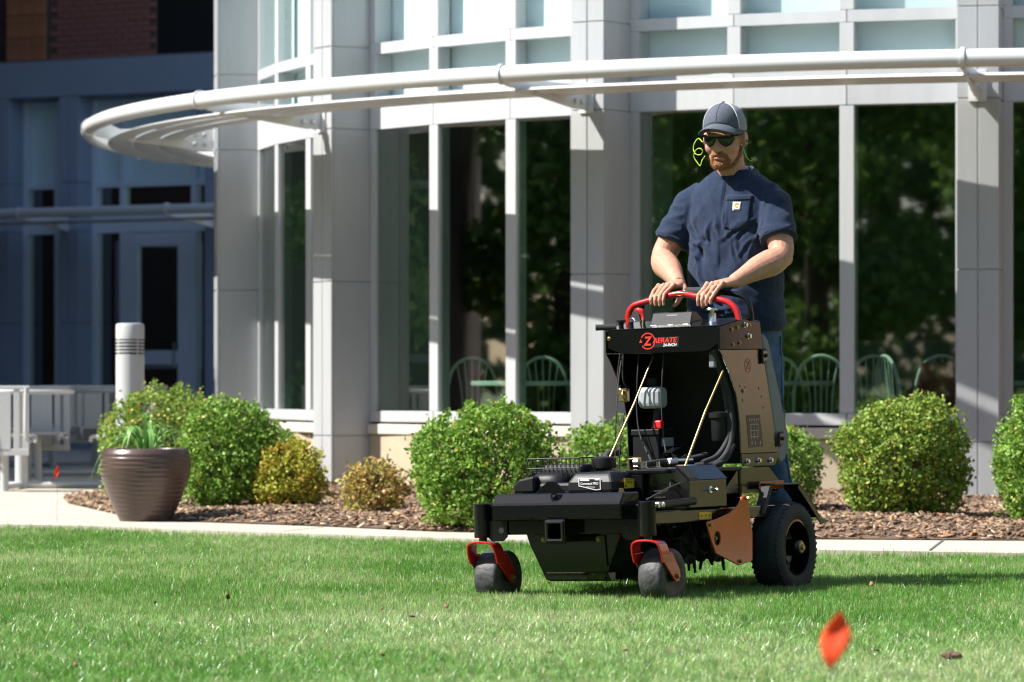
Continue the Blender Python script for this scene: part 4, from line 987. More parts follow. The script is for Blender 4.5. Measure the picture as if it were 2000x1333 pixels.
# --- tower
SX = .262
up = [(-.822, 1.032), (-1.03, 1.068), (-1.178, 1.055), (-1.194, .9475), (-.819, .9425)]
main = [(-.819, .9405), (-.85, .912), (-.881, .872), (-.92, .82), (-.955, .765), (-.973, .70), (-.983, .639), (-.985, .5225), (-1.318, .5235), (-1.3, .56), (-1.24, .78), (-1.194, .9455)]
low = [(-.986, .5205), (-.99, .485), (-1.005, .471), (-1.272, .471), (-1.285, .478), (-1.32, .5215)]
gus = [(-.789, .364), (-.93, .4655), (-1.2, .4655), (-1.30, .404), (-1.274, .363)]
for s in (1, -1):
    y0, y1 = sorted((s * (SX - .006), s * SX)); L = s > 0
    sp_ = plate('tower_side', main, y0, y1, 'y', 'mirror_plate' if L else 'black_paint', None, .0015)
    plate('upper_side_plate', up, y0, y1 + .0015 * s if L else y1, 'y', 'black_paint', sp_, .0015)
    plate('lower_side_plate', low, y0, y1 + .0015 * s if L else y1, 'y', 'black_plate', sp_, .0015)
    g0, g1 = sorted((s * .268, s * .275)); plate('gusset_plate', gus, g0, g1, 'y', 'black_plate', sp_, .0015)
    if L:
        for c in ((-.925, 1.023), (-.974, 1.032), (-.931, .963), (-.989, .970), (-1.082, 1.042)): bolt((c[0], SX + .0015, c[1]), 'y', sp_, .0065, 'zinc', .006)
        for c in ((-1.042, 1.043), (-1.071, .998)): bolt((c[0], SX + .0015, c[1]), 'y', sp_, .009, 'chrome', .012)
        for c in ((-1.03, .49), (-1.13, .492), (-1.235, .492)): bolt((c[0], SX + .0015, c[1]), 'y', sp_, .009, 'chrome', .012)
        bolt((-1.015, SX, .776), 'y', sp_, .008, 'zinc', .006)
        for c in ((-.985, .80), (-1.03, .795), (-1.005, .742), (-1.15, .79), (-1.17, .757), (-1.185, .712)):
            plate('slot', [(c[0], c[1]), (c[0] - .006, c[1]), (c[0] - .006, c[1] - .009), (c[0], c[1] - .009)], SX + .0002, SX + .0008, 'y', 'near_black', sp_, 0)
        for c in ((-1.17, .915), (-1.3, .575)):          # pad latches
            lt = plate('latch', [(c[0], c[1] + .03), (c[0] - .045, c[1] + .035), (c[0] - .05, c[1] - .01), (c[0] - .02, c[1] - .03), (c[0], c[1] - .03)], SX + .004, SX + .012, 'y', 'black_plastic', sp_, .004)
            plate('latch_plate', [(c[0] - .006, c[1] + .022), (c[0] - .04, c[1] + .026), (c[0] - .044, c[1] - .008), (c[0] - .008, c[1] - .022)], SX + .012, SX + .0135, 'y', 'mirror_plate', sp_, .001)
            bolt((c[0] - .025, SX + .0135, c[1] + .004), 'y', sp_, .007, 'near_black', .008)
        # diagram sticker: dark field with pale circuit lines
        dg_ = plate('diagram_label', [(-1.035, .677), (-1.155, .678), (-1.178, .549), (-1.052, .545)], SX + .0004, SX + .001, 'y', 'decal_black', sp_, 0)
        rg = np.random.default_rng(5); mb = MB()
        def dl(u0, z0, u1, z1, wv=.0012):
            mb.box(min(u0, u1) - wv, max(u0, u1) + wv, SX + .0012, SX + .0016, min(z0, z1) - wv, max(z0, z1) + wv)
        for u in (-1.075, -1.1, -1.125): dl(u, .58, u, .655)
        for z in (.64, .615, .59): dl(-1.065, z, -1.14, z)
        for u in (-1.065, -1.14): dl(u, .59, u, .64)
        for u in (-1.06, -1.08, -1.1, -1.12, -1.138): mb.box(u - .007, u, SX + .0012, SX + .0016, .655, .664)
        for u in (-1.075, -1.105, -1.15): mb.box(u - .006, u, SX + .0012, SX + .0016, .557, .572)
        for k in range(14):
            u = rg.uniform(-1.145, -1.065); z = rg.uniform(.58, .65); mb.box(u - .004, u, SX + .0012, SX + .0016, z, z + .003)
        mb.build('diagram_lines', 'decal_grey', dg_)
        # round Z mark
        mk = MB(); rings = []
        for k in range(29):
            a = R(-60) + k / 28 * R(330); rings.append([(-1.06 + .026 * math.cos(a) * rr_, SX + e, .878 + .031 * math.sin(a) * rr_) for rr_, e in ((1, .0003), (1, .0009), (.86, .0009), (.86, .0003))])
        mk.loft(rings).build('round_mark', 'decal_faded', sp_)
        text('z_mark', 'Z', 'decal_faded', sp_, MSY(-1.06, SX + .0008, .878), .044, .15, .0012, .0003)
front = [(-.264, .966), (-.264, 1.034), (.2605, 1.034), (.2605, .968), (.238, .960), (.215, .94), (.185, .936), (-.185, .939), (-.235, .956)]
fp = plate('tower_front', front, -.834, -.826, 'x', 'black_paint', None, .0015)
topm = MB().loft([[(-.826, -.264, 1.035), (-.826, .2605, 1.035), (-.826, .2605, 1.04), (-.826, -.264, 1.04)], [(-1.03, -.264, 1.069), (-1.03, .2605, 1.069), (-1.03, .2605, 1.074), (-1.03, -.264, 1.074)], [(-1.18, -.264, 1.056), (-1.18, .2605, 1.056), (-1.18, .2605, 1.061), (-1.18, -.264, 1.061)]]).build('tower_top', 'black_paint', ae, bevel=.0015, seg=1)
MB().loft([[(-1.17, y, 1.05) for y in (-.255, .255)] + [(-1.178, y, 1.05) for y in (.255, -.255)], [(-1.29, y, .48) for y in (-.255, .255)] + [(-1.298, y, .48) for y in (.255, -.255)]]).build('tower_back', 'near_black', ae)
bolt((-.826, -.247, 1.003), 'x', fp, .007, 'zinc', .004)
pipe('side_lever', [(-.85, -.225, 1.05), (-.83, -.262, 1.05), (-.81, -.3, 1.05)], .013, 'foam', sp=6)
# brand plate on the front panel: ring with Z, AERATE, 24-INCH
fx = -.8258
mk = MB(); rings = []; LV, LZ, LR = -.067, .987, .034
for k in range(33):
    a = R(-145) + k / 32 * R(300); rings.append([(fx + e, LV + LR * math.cos(a) * q, LZ + LR * math.sin(a) * q) for q, e in ((1, .0002), (1, .0012), (.87, .0012), (.87, .0002))])
mk.loft(rings).build('logo_ring', 'decal_red', fp)
plate('logo_arrow', [(LV - .04, LZ - .006), (LV - .032, LZ + .009), (LV - .026, LZ - .006)], fx + .0002, fx + .0012, 'x', 'decal_red', fp, 0)
plate('logo_field', [(LV + .03, LZ + .014), (.077, LZ + .014), (.074, LZ - .027), (LV + .024, LZ - .027)], fx + .0001, fx + .0007, 'x', 'decal_black', fp, 0)
def fit_text(body, m, v0, v1, z0, z1, shear, bold):
    """lettering scaled to fill v0..v1, z0..z1 on the front panel"""
    o = text('logo_text', body, m, fp, Matrix.Identity(4), 1., shear, bold, .01); me = o.data; co = np.empty(len(me.vertices) * 3, np.float32); me.vertices.foreach_get('co', co); co = co.reshape(-1, 3)
    lo, hi = co.min(0), co.max(0); q = (co - lo) / (hi - lo); new = np.stack([fx + .0011 + q[:, 2] * .0006, v0 + q[:, 0] * (v1 - v0), z0 + q[:, 1] * (z1 - z0)], -1)
    me.vertices.foreach_set('co', new.astype(np.float32).ravel()); me.update(); return o
fit_text('Z', 'decal_red', LV - .02, LV + .021, LZ - .0185, LZ + .0185, .15, .035)
fit_text('AERATE', 'decal_red', LV + .022, .068, LZ - .0095, LZ + .0115, .2, .028)
fit_text('24-INCH', 'decal_white', .003, .066, LZ - .0245, LZ - .0125, .2, .02)
fit_text('TM', 'decal_red', .07, .0755, LZ + .009, LZ + .0115, 0, 0)
# controls on top
cb = MB().loft([[(-.905, -.1, 1.05), (-.905, .088, 1.05), (-1.03, .088, 1.066), (-1.03, -.1, 1.066)], [(-.93, -.098, 1.104), (-.93, .086, 1.104), (-.965, .086, 1.104), (-.965, -.098, 1.104)]]).build('control_box', 'black_paint', ae, bevel=.004)
plate('control_label', [(-.03, 1.093), (.02, 1.093), (.02, 1.088), (-.03, 1.088)], -.9225, -.9215, 'x', 'decal_grey', cb, 0)
for y in (-.08, .0, .07): B('hinge', -.9, -.895, y - .012, y + .012, 1.049, 1.052, 'steel', cb, .0005)
kn = MB().lathe([(.018, 1.052), (.016, 1.056), (.0155, 1.092), (.008, 1.093), (.008, 1.102), (.024, 1.103), (.025, 1.108), (.022, 1.113), (.01, 1.114)], 24, c=(-.93, .175, 0)).build('depth_knob', 'chrome', ae, smooth=35)
ck = pipe('choke_stem', [(-.9, -.13, 1.05), (-.905, -.13, 1.085)], .0045, 'zinc', sp=0)
MB().loft([[(-.905 + r_ * .5 * math.cos(a), -.13 + oy + r_ * math.sin(a), z) for a in np.linspace(0, 2 * PI, 14, endpoint=False)] for z, r_, oy in ((1.075, .008, 0), (1.095, .008, -.002), (1.108, .015, -.01), (1.118, .021, -.018), (1.124, .016, -.022))]).build('choke_knob', 'red_plastic', ck, smooth=60)
ks = MB().lathe([(.016, 1.045), (.016, 1.052), (.011, 1.053), (.011, 1.07)], 16, c=(-.9, -.185, 0)).build('key_switch', 'black_plastic', ae, smooth=40)
pipe('key', [(-.9, -.185, 1.065), (-.9, -.187, 1.08), (-.895, -.17, 1.083), (-.89, -.158, 1.07)], .004, 'chrome', ks)
MB().lathe([(.01, 1.05), (.012, 1.07), (.02, 1.072), (.02, 1.078)], 14, c=(-.89, -.225, 0)).build('throttle_knob', 'black_plastic', ae, smooth=40)
# handlebars
pipe('front_handlebar', [(-.995, -.247, 1.06), (-.998, -.251, 1.10), (-1.0, -.236, 1.13), (-1.0, -.205, 1.146), (-1.0, -.08, 1.170), (-1.0, -.005, 1.1795), (-1.0, .07, 1.166), (-1.0, .185, 1.146), (-1.0, .225, 1.128), (-.999, .25, 1.10), (-.996, .262, 1.06)], .0128, 'red_paint', n=14)
pipe('rear_handlebar', [(-1.1, -.235, 1.06), (-1.1, -.245, 1.11), (-1.1, -.235, 1.15), (-1.1, -.2, 1.166), (-1.1, -.05, 1.19), (-1.1, .06, 1.19), (-1.1, .19, 1.172), (-1.1, .235, 1.155), (-1.1, .258, 1.12), (-1.1, .265, 1.06)], .011, 'black_paint', n=12)
for a, b in (((-.2, 1.166), (-.045, 1.1905)), ((-.03, 1.191), (.12, 1.184))):
    pipe('foam_grip', [(-1.1, a[0], a[1]), (-1.1, (a[0] + b[0]) / 2, (a[1] + b[1]) / 2 + .001), (-1.1, b[0], b[1])], .0185, 'foam', n=14)
# operator pad
pad = MB().prism([(-1.2, 1.0), (-1.225, 1.012), (-1.262, .985), (-1.34, .8), (-1.42, .6), (-1.42, .54), (-1.385, .49), (-1.345, .478), (-1.305, .5), (-1.31, .56), (-1.25, .78)], -.25, .2585, 'y').build('operator_pad', 'pad_grey', ae, bevel=.022, seg=4)
# --- inside the tower
bt = B('battery', -.98, -.835, -.155, -.035, .474, .605, 'black_plastic', bev=.004); B('battery_lid', -.985, -.83, -.16, -.03, .606, .63, 'black_plastic', bt, .003)
B('battery_label', -.96, -.86, -.0345, -.034, .56, .595, 'decal_grey', bt, 0)
B('terminal_cap', -.87, -.84, -.06, -.025, .63, .665, 'red_plastic', ae, .006)
B('reservoir', -.975, -.9, -.168, -.058, .715, .803, 'reservoir', ae, .022, 3)
MB().lathe([(.024, .818), (.024, .845), (.02, .848)], 20, c=(-.945, -.115, -.008)).build('reservoir_cap', 'black_plastic', ae, smooth=40)
pipe('reservoir_hose', [(-.95, -.1, .712), (-.95, -.11, .65), (-.93, -.12, .6)], .014, 'rubber')
B('relay_box', -.875, -.85, .195, .222, .87, .935, 'pad_grey', ae, .006)
MB().lathe([(.03, .575), (.034, .585), (.036, .668), (.044, .67), (.044, .69), (.02, .695)], 24, c=(-.98, .17, 0)).build('filter_canister', 'black_plastic', ae, smooth=40)
pipe('strut_rod', [(-.62, -.165, .478), (-.78, -.115, .73)], .0047, 'zinc', sp=0); pipe('strut_rod', [(-.78, -.115, .73), (-.895, -.08, .93)], .004, 'zinc', sp=0)
pipe('strut_rod', [(-.62, .2, .478), (-.76, .225, .7)], .0047, 'zinc', sp=0); pipe('strut_rod', [(-.76, .225, .7), (-.88, .245, .86)], .004, 'zinc', sp=0)
for j, (pts, r_) in enumerate([([(-.84, .222, .945), (-.9, .224, .87), (-.96, .226, .77), (-.985, .226, .66), (-.97, .22, .56), (-.9, .2, .49), (-.82, .14, .478)], .013),
                  ([(-.85, .205, .94), (-.92, .21, .85), (-.97, .21, .72), (-.98, .21, .6), (-.92, .19, .52), (-.84, .16, .49)], .011),
                  ([(-.98, .23, .56), (-.93, .215, .5), (-.86, .2, .475)], .012),
                  ([(-.99, .1, .52), (-.9, .06, .505), (-.75, .04, .5), (-.6, .02, .49)], .012),
                  ([(-.68, -.19, .475), (-.7, -.2, .53), (-.78, -.19, .54)], .015)]):
    pipe('hose', pts, r_, 'rubber')
pipe('hose_sleeve', [(-.86, .1, .502), (-.79, .07, .502)], .0135, 'chrome', sp=0); pipe('hose_sleeve', [(-.79, .07, .502), (-.75, .055, .5)], .0125, 'decal_white', sp=0)
for pts in ([(-.86, -.13, .94), (-.85, -.14, .75), (-.83, -.12, .62), (-.78, -.05, .52), (-.72, .0, .485)], [(-.87, -.02, .94), (-.86, -.03, .75), (-.85, -.02, .6), (-.8, .02, .52)],
            [(-.7, -.165, .475), (-.72, -.17, .56), (-.73, -.17, .68), (-.8, -.19, .85), (-.85, -.2, .94)], [(-.71, -.15, .475), (-.72, -.148, .58), (-.78, -.16, .7)],
            [(-.83, -.2, .94), (-.83, -.215, .84), (-.85, -.21, .8)], [(-.83, -.185, .94), (-.83, -.19, .84), (-.86, -.185, .79)], [(-.07, .33, .36), (-.2, .35, .40), (-.3, .36, .42)], [(-.1, .31, .36), (-.25, .32, .39), (-.318, .3, .43)]):
    pipe('control_cable', pts, .0032, 'rubber', n=6)
vb = B('valve_bracket', -.875, -.85, -.225, -.185, .745, .8, 'zinc', bev=.004)
pipe('valve_link', [(-.848, -.2, .79), (-.835, -.195, .77), (-.85, -.185, .745)], .005, 'zinc', vb)
TBM = Matrix.Translation((-.85, .03, .53)) @ Matrix.Rotation(R(12), 4, 'Z') @ Matrix.Rotation(R(8), 4, 'Y')
tb = MB().box(-.1, .1, -.02, .02, -.02, .02, TBM).build('square_tube', 'black_paint', ae, bevel=.003)
cut(tb, MB().box(.05, .12, -.016, .016, -.016, .016, TBM))
cl = pipe('clevis_frame', [(-.62, -.055, .475), (-.62, -.055, .512), (-.62, -.0, .515), (-.62, .005, .475)], .005, 'zinc', sp=0)
MB().lathe([(.022, -.01), (.022, .01)], 20, c=(-.63, -.02, .495), axis='y').build('pulley', 'chrome', ae, smooth=40)
for c in ((-.6, .03), (-.64, -.14), (-.6, -.11), (-.6, .09)): MB().lathe([(.014, .472), (.014, .48), (.008, .481), (.008, .5)], 10, c=(c[0], c[1], 0)).build('deck_fitting', 'chrome', ae, smooth=40)
# ================================================================== OPERATOR  (local x = forward, y = his left, z up)
PB = Vector((.943, 16.12, 0)); PYAW = MYAW
per = empty('person', PB, (0, 0, PYAW))
tag(per, 'operator in navy t-shirt, jeans, grey cap and sunglasses holding the handlebar', 'person')
MW = Matrix.Translation(MO) @ Matrix.Rotation(MYAW, 4, 'Z') @ Matrix.Rotation(R(1.7), 4, 'X')
PWI = (Matrix.Translation(PB) @ Matrix.Rotation(PYAW, 4, 'Z')).inverted()
def m2p(u, v, z): return PWI @ (MW @ Vector((u, v, z)))
def px2p(px, py, x=.1):
    """image point -> his vertical plane at forward distance x"""
    k = (px - 1000) / 7500; c, s = math.cos(PYAW), math.sin(PYAW)
    # X = PB.x + x c - y s ; Y = PB.y + x s + y c ; X = k Y
    y = (k * (PB.y + x * s) - PB.x - x * c) / (-s - k * c); Y = PB.y + x * s + y * c
    return Vector((x, y, .8 + (750 - py) / 7500 * Y))
HC = Vector((.10, 0, 1.828)); MH = Matrix.Translation(HC) @ Matrix.Rotation(R(7), 4, 'Z') @ Matrix.Rotation(R(11), 4, 'Y')
S_ = {1: Vector((.02, .19, 1.578)), -1: Vector((.02, -.197, 1.578))}
E_ = {1: Vector((.125, .268, 1.33)), -1: Vector((.115, -.288, 1.33))}
GV = {1: .128, -1: -.1}                                    # where the hands sit along the bar
ZB = {1: 1.182, -1: 1.184}; ZR = {1: 1.157, -1: 1.166}
W_ = {s: m2p(-1.185, GV[s] + s * .014, ZB[s] + .043) for s in (1, -1)}
def ell(cx, cy, z, a, b, n=28, e=2.3):
    out = []
    for k in range(n):
        t = 2 * PI * k / n; c, s = math.cos(t), math.sin(t)
        out.append((cx + b * math.copysign(abs(c) ** (2 / e), c), cy + a * math.copysign(abs(s) ** (2 / e), s), z))
    return out
bd = MB()
# head
hd = MB()
hd.ball((-.012, 0, .035), (.098, .077, .098), 24, 16); hd.ball((.028, 0, -.018), (.07, .067, .085), 24, 16)
hd.loft([ell(.018, 0, .0, .069, .075), ell(.022, 0, -.04, .066, .07), ell(.032, 0, -.075, .059, .06), ell(.042, 0, -.1, .046, .048), ell(.05, 0, -.118, .03, .033)])
hd.ball((.076, 0, -.1), (.026, .027, .02)); hd.ball((.076, 0, .022), (.02, .05, .013))
hd.tube([(.086, 0, .014), (.1, 0, -.012), (.113, 0, -.034), (.1, 0, -.043)], [.009, .011, .0145, .011], 10)
for s in (-1, 1):
    hd.ball((.1, s * .012, -.038), .0085, 10, 8); hd.ball((.058, s * .04, -.032), .031, 14, 10); hd.ball((-.006, s * .0795, -.006), (.024, .012, .034), 14, 10); hd.ball((.0, s * .09, -.006), (.02, .007, .03), 12, 8)
hd.ball((.087, 0, -.066), (.012, .024, .006), 12, 8); hd.ball((.085, 0, -.078), (.011, .02, .006), 12, 8)
hd.xf(MH); bd.add(hd.v, hd.f)
bd.tube([(.0, 0, 1.55), (.025, 0, 1.62), tuple(HC + Vector((-.035, 0, -.075)))], [.075, .062, .058], 18)
bd.loft([ell(0, 0, 1.0, .17, .11), ell(.0, 0, 1.25, .17, .11), ell(.0, 0, 1.5, .175, .1), ell(0, 0, 1.6, .12, .08)])
for s in (1, -1):
    pa = spline([S_[s], S_[s].lerp(E_[s], .55), E_[s], E_[s].lerp(W_[s], .5), W_[s]], 6)
    bd.tube(pa, np.interp(np.linspace(0, 4, len(pa)), [0, 1, 1.6, 2, 2.5, 3, 3.6, 4], [.05, .057, .054, .051, .0575, .05, .036, .031]), 18)
    bd.ball(E_[s] + Vector((-.02, s * .012, -.012)), .034, 14, 10)
    # palm: flattened loft from wrist to knuckles, lying across the grip
    zb, zr, gv = ZB[s], ZR[s], GV[s]; rings = []
    for u, z, hw, ht, off in ((-1.2, zb + .044, .028, .021, s * .016), (-1.165, zb + .042, .035, .02, s * .01), (-1.13, zb + .038, .043, .018, s * .004), (-1.095, zb + .034, .046, .016, 0), (-1.068, zb + .027, .045, .012, 0)):
        rings.append([m2p(u + .3 * ht * math.sin(t), gv + off + hw * math.copysign(abs(math.cos(t)) ** .8, math.cos(t)), z + ht * math.sin(t)) for t in np.linspace(0, 2 * PI, 18, endpoint=False)])
    bd.loft(rings)
    for k in range(4):                                     # index is on the inner side
        o = -s * (.0375 - k * .025); ln = (1, 1.08, 1.02, .84)[k]; v = gv + o; fan = -s * .004 * (k - 1.5) - (.008 if s > 0 else 0)
        pts = [m2p(-1.085, v * .98 + gv * .02, zb + .03), m2p(-1.05, v + fan * .3, zb + .034), m2p(-1.008, v + fan * .6, zr + .031), m2p(-.977, v + fan, zr + .014 - .004 * k), m2p(-.971, v + fan * 1.3, zr - .008 * ln), m2p(-.976, v + fan * 1.5, zr - .033 * ln)]
        bd.tube(pts, [.0092, .0092, .0085, .0081, .0075, .006], 10)
        bd.ball(m2p(-1.052, v + fan * .3, zb + .036), .0104, 10, 8)
    tpt = [m2p(-1.15, gv - s * .026, zb + .032), m2p(-1.115, gv - s * .05, zb + .018), m2p(-1.075, gv - s * .058, zb - .008), m2p(-1.04, gv - s * .052, zr - .024), m2p(-1.022, gv - s * .048, zr - .036)]
    bd.tube(tpt, [.016, .0135, .0115, .0105, .008], 10)
    bd.tube([(-.02, s * .09, 1.02), (.0, s * .13, .55), (-.02, s * .17, .22)], [.075, .05, .04], 12)
    bd.tube([(-.06, s * .17, .17), (.1, s * .18, .155)], .035, 10)
me = remesh(bd, .0034, 3)
body = link('body', me, 'skin', per, smooth=180)
# nails
# --- face details
lp = MB().tube([MH @ Vector(p) for p in ((.092, -.022, -.074), (.0985, -.008, -.0735), (.0985, .008, -.0735), (.092, .022, -.072))], [.003, .0052, .0052, .003], 8); lp.build('lips', 'lips', per, smooth=180)
br = MB(); br.ball((.073, 0, -.102), (.031, .034, .027), 18, 12)
br.tube([(.062, -.037, -.088), (.08, -.029, -.066), (.099, -.007, -.057), (.099, .007, -.057), (.08, .029, -.066), (.062, .037, -.088)], [.01, .0105, .0095, .0095, .0105, .01], 10)
for s in (-1, 1):
    br.tube([(.078, s * .028, -.068), (.074, s * .031, -.085), (.07, s * .025, -.1)], [.012, .0135, .015], 10)
    br.tube([(.062, s * .025, -.112), (.04, s * .047, -.1), (.016, s * .062, -.072), (.002, s * .068, -.035)], [.015, .012, .0095, .0075], 10)
br.xf(MH); me = remesh(br, .0042, 2)
for v in me.vertices: v.co += Vector((mnoise.noise(v.co * 160), mnoise.noise(v.co * 160 + Vector((9, 0, 0))), mnoise.noise(v.co * 160 + Vector((0, 9, 0))))) * .0028
bdo = link('beard', me, 'beard', per, smooth=180)
rb = np.random.default_rng(8); hv = MB(); nvb = len(me.vertices)
for q in rb.integers(0, nvb, 1500):
    p = me.vertices[q].co; nn_ = me.vertices[q].normal; d_ = (nn_ * .8 + Vector((.1, 0, -.7)) + Vector(rb.normal(0, .35, 3))).normalized(); sd = d_.cross(Vector(rb.normal(0, 1, 3))).normalized() * .0007
    b0 = p - nn_ * .001; hv.add([b0 - sd, b0 + sd, b0 + d_ * rb.uniform(.005, .011)], [(0, 1, 2)])
hv.build('beard_hair', 'beard', bdo, fix=False)
hr = MB(); hr.ball((-.024, 0, .015), (.09, .0785, .068), 24, 14); hr.xf(MH); hr.build('hair', 'hair', per, smooth=180)
# --- cap
def dome(p0, p1, n, off=0., z0=.045):
    vs = []; fs = []; m = 14
    for i in range(n + 1):
        az = p0 + (p1 - p0) * i / n
        for j in range(m + 1):
            e0 = R(-6 + 20 * max(0, math.cos(az)) ** 2); el = e0 + (R(90) - e0) * j / m; ce = max(math.cos(el), 1e-3) ** .82; se = math.copysign(abs(math.sin(el)) ** .95, math.sin(el))
            front = .5 + .5 * math.cos(az); rx, ry, rz = .108 + .004 * front, .0885, .098 + .004 * front
            vs.append(MH @ Vector((-.006 + (rx + off) * ce * math.cos(az), (ry + off) * ce * math.sin(az), z0 + (rz + off) * se - .012 * (1 - front) * (1 - j / m))))
    for i in range(n):
        for j in range(m): a = i * (m + 1) + j; fs.append((a, a + m + 1, a + m + 2, a + 1))
    return MB().add(vs, fs)
cf = dome(R(-64), R(64), 26); cfo = cf.build('cap', 'cap_heather', per, smooth=180)
sm = cfo.modifiers.new('s', 'SOLIDIFY'); sm.thickness = .002
cb_ = dome(R(64), R(296), 30, -.0008).build('cap_mesh', 'cap_mesh', cfo, smooth=180)
for az, mt in ((R(-64), 'white_cloth'), (R(64), 'white_cloth'), (0, 'cap_heather')):
    pts = []
    for j in range(13):
        el = R(-5) + R(94) * j / 12; ce = max(math.cos(el), 1e-3) ** .82; front = .5 + .5 * math.cos(az)
        pts.append(MH @ Vector((-.006 + (.1085 + .004 * front) * ce * math.cos(az), .089 * ce * math.sin(az), .045 + (.0985 + .004 * front) * math.copysign(abs(math.sin(el)) ** .95, math.sin(el)) - .012 * (1 - front) * (1 - j / 12))))
    MB().tube(pts, .0016, 6).build('cap_seam', mt, cfo, smooth=180)
MB().ball(MH @ Vector((-.006, 0, .147)), (.008, .008, .005), 12, 8).build('cap_button', 'cap_heather', cfo, smooth=180)
vs = []; fs = []; nu, nv = 24, 8
for i in range(nu + 1):
    az = R(-70) + R(140) * i / nu; f = i / nu * 2 - 1
    for j in range(nv + 1):
        g_ = j / nv; ln = .078 * math.sqrt(max(0, 1 - abs(f) ** 2.6)) + .002
        x0, y0 = -.006 + .112 * math.cos(az), .089 * math.sin(az)
        vs.append(MH @ Vector((x0 + ln * g_ * (.75 + .25 * math.cos(az)), y0 * (1 + .07 * g_), .073 - .010 * g_ - .046 * (abs(y0) / .085) ** 2 * (.8 + .2 * g_))))
for i in range(nu):
    for j in range(nv): a = i * (nv + 1) + j; fs.append((a, a + nv + 1, a + nv + 2, a + 1))
bo_ = MB().add(vs, fs).build('cap_brim', 'cap_heather', cfo, smooth=180); sm = bo_.modifiers.new('s', 'SOLIDIFY'); sm.thickness = .003
# --- sunglasses
gl = MB()
def gx(y): return .1035 - (abs(y) / .07) ** 2 * .034
fr = []
for k in range(15):
    y = -.07 + k * .01; fr.append(MH @ Vector((gx(y), y, .014 - .004 * math.cos(y / .07 * PI * .5) + .003)))
glo = MB().tube(fr, .0032, 8).build('sunglasses', 'near_black', per, smooth=180)
for s in (-1, 1):
    vs = []; fs = []
    for i in range(11):
        y = .006 + i * .0062; lo = np.interp(i / 10, [0, .15, .45, .75, 1], [.004, -.013, -.026, -.02, .002])
        for j in range(5):
            z = .014 * (1 - j / 4) + lo * (j / 4); vs.append(MH @ Vector((gx(y) + .001 - .004 * abs(j / 4 - .4), s * y, z)))
    for i in range(10):
        for j in range(4): a = i * 5 + j; fs.append((a, a + 5, a + 6, a + 1))
    lo_ = MB().add(vs, fs).build('lens', 'lens', glo, smooth=180); sm = lo_.modifiers.new('s', 'SOLIDIFY'); sm.thickness = .0015
    MB().tube([MH @ Vector(p) for p in ((.07, s * .07, .015), (.04, s * .079, .016), (-.01, s * .083, .014), (-.035, s * .08, .002))], .0034, 8).build('temple', 'near_black', glo, smooth=180)
    MB().tube([MH @ Vector((gx(.006 + i * .0062) - .001, s * (.006 + i * .0062), np.interp(i / 10, [0, .15, .45, .75, 1], [.004, -.013, -.026, -.02, .002]))) for i in range(11)], .0014, 6).build('lens_rim', 'near_black', glo, smooth=180)
# --- ear plugs on a neon cord
ep = MB().tube([MH @ Vector(p) for p in ((.004, .085, -.014), (.008, .1, -.016))], .0052, 10).build('ear_plug', 'blue_plug', per, smooth=60)
MB().tube([MH @ Vector(p) for p in ((.004, -.085, -.014), (.008, -.1, -.016))], .0052, 10).build('ear_plug', 'blue_plug', per, smooth=60)
e1 = MH @ Vector((.008, -.1, -.016)); e2 = MH @ Vector((.008, .1, -.016))
c1 = [e1] + [px2p(a, b, x) for a, b, x in ((1364, 271, .08), (1356, 281, .08), (1354.5, 293, .08), (1360, 302, .1), (1369, 302, .11), (1372, 294, .12), (1365, 290, .12), (1357.5, 296, .11), (1355.5, 307, .1), (1362, 318, .1), (1368, 324, .1), (1371, 314, .1), (1377, 305, .09))]
MB().tube(spline(c1, 6), .0016, 6).build('ear_cord', 'neon', per, smooth=180)
c2_ = [e2] + [px2p(a, b, .06) for a, b in ((1452.5, 289), (1456, 302), (1461, 311), (1467.5, 315), (1471.5, 312), (1467, 309))]
MB().tube(spline(c2_, 6), .0016, 6).build('ear_cord', 'neon', per, smooth=180)
# --- t-shirt
ts = MB()
ts.loft([ell(-.005, 0, 1.02, .207, .15), ell(0, 0, 1.06, .208, .157), ell(.005, 0, 1.13, .206, .165), ell(.008, 0, 1.22, .203, .163), ell(.01, 0, 1.32, .203, .152), ell(.01, 0, 1.42, .21, .146), ell(.008, 0, 1.5, .214, .14), ell(.004, 0, 1.57, .212, .128), ell(.002, 0, 1.615, .196, .113), ell(.002, 0, 1.648, .158, .098), ell(.006, 0, 1.675, .112, .087), ell(.012, 0, 1.695, .082, .08)])
for s in (1, -1):
    d = (E_[s] - S_[s]); e0 = S_[s] - d * .02 + Vector((-.005, -s * .05, .012))
    ts.tube([e0, S_[s] + d * .1 + Vector((0, -s * .008, .004)), S_[s] + d * .4 + Vector((0, -s * .004, 0)), S_[s] + d * .68, S_[s] + d * .74], [.06, .07, .074, .077, .078], 22)
    ts.loft([[tuple(Vector(q)) for q in ell(.0, s * (.06 + .125 * k), 1.6 - .0 * k, .02, .1 - .035 * k, 20)] for k in (0, 1)])
me = remesh(ts, .0062, 12)
n_ = len(me.vertices); co = np.empty(n_ * 3, np.float32); me.vertices.foreach_get('co', co); co = co.reshape(-1, 3)
nr = np.empty(n_ * 3, np.float32); me.vertices.foreach_get('normal', nr); nr = nr.reshape(-1, 3)
dsp = np.zeros(n_)
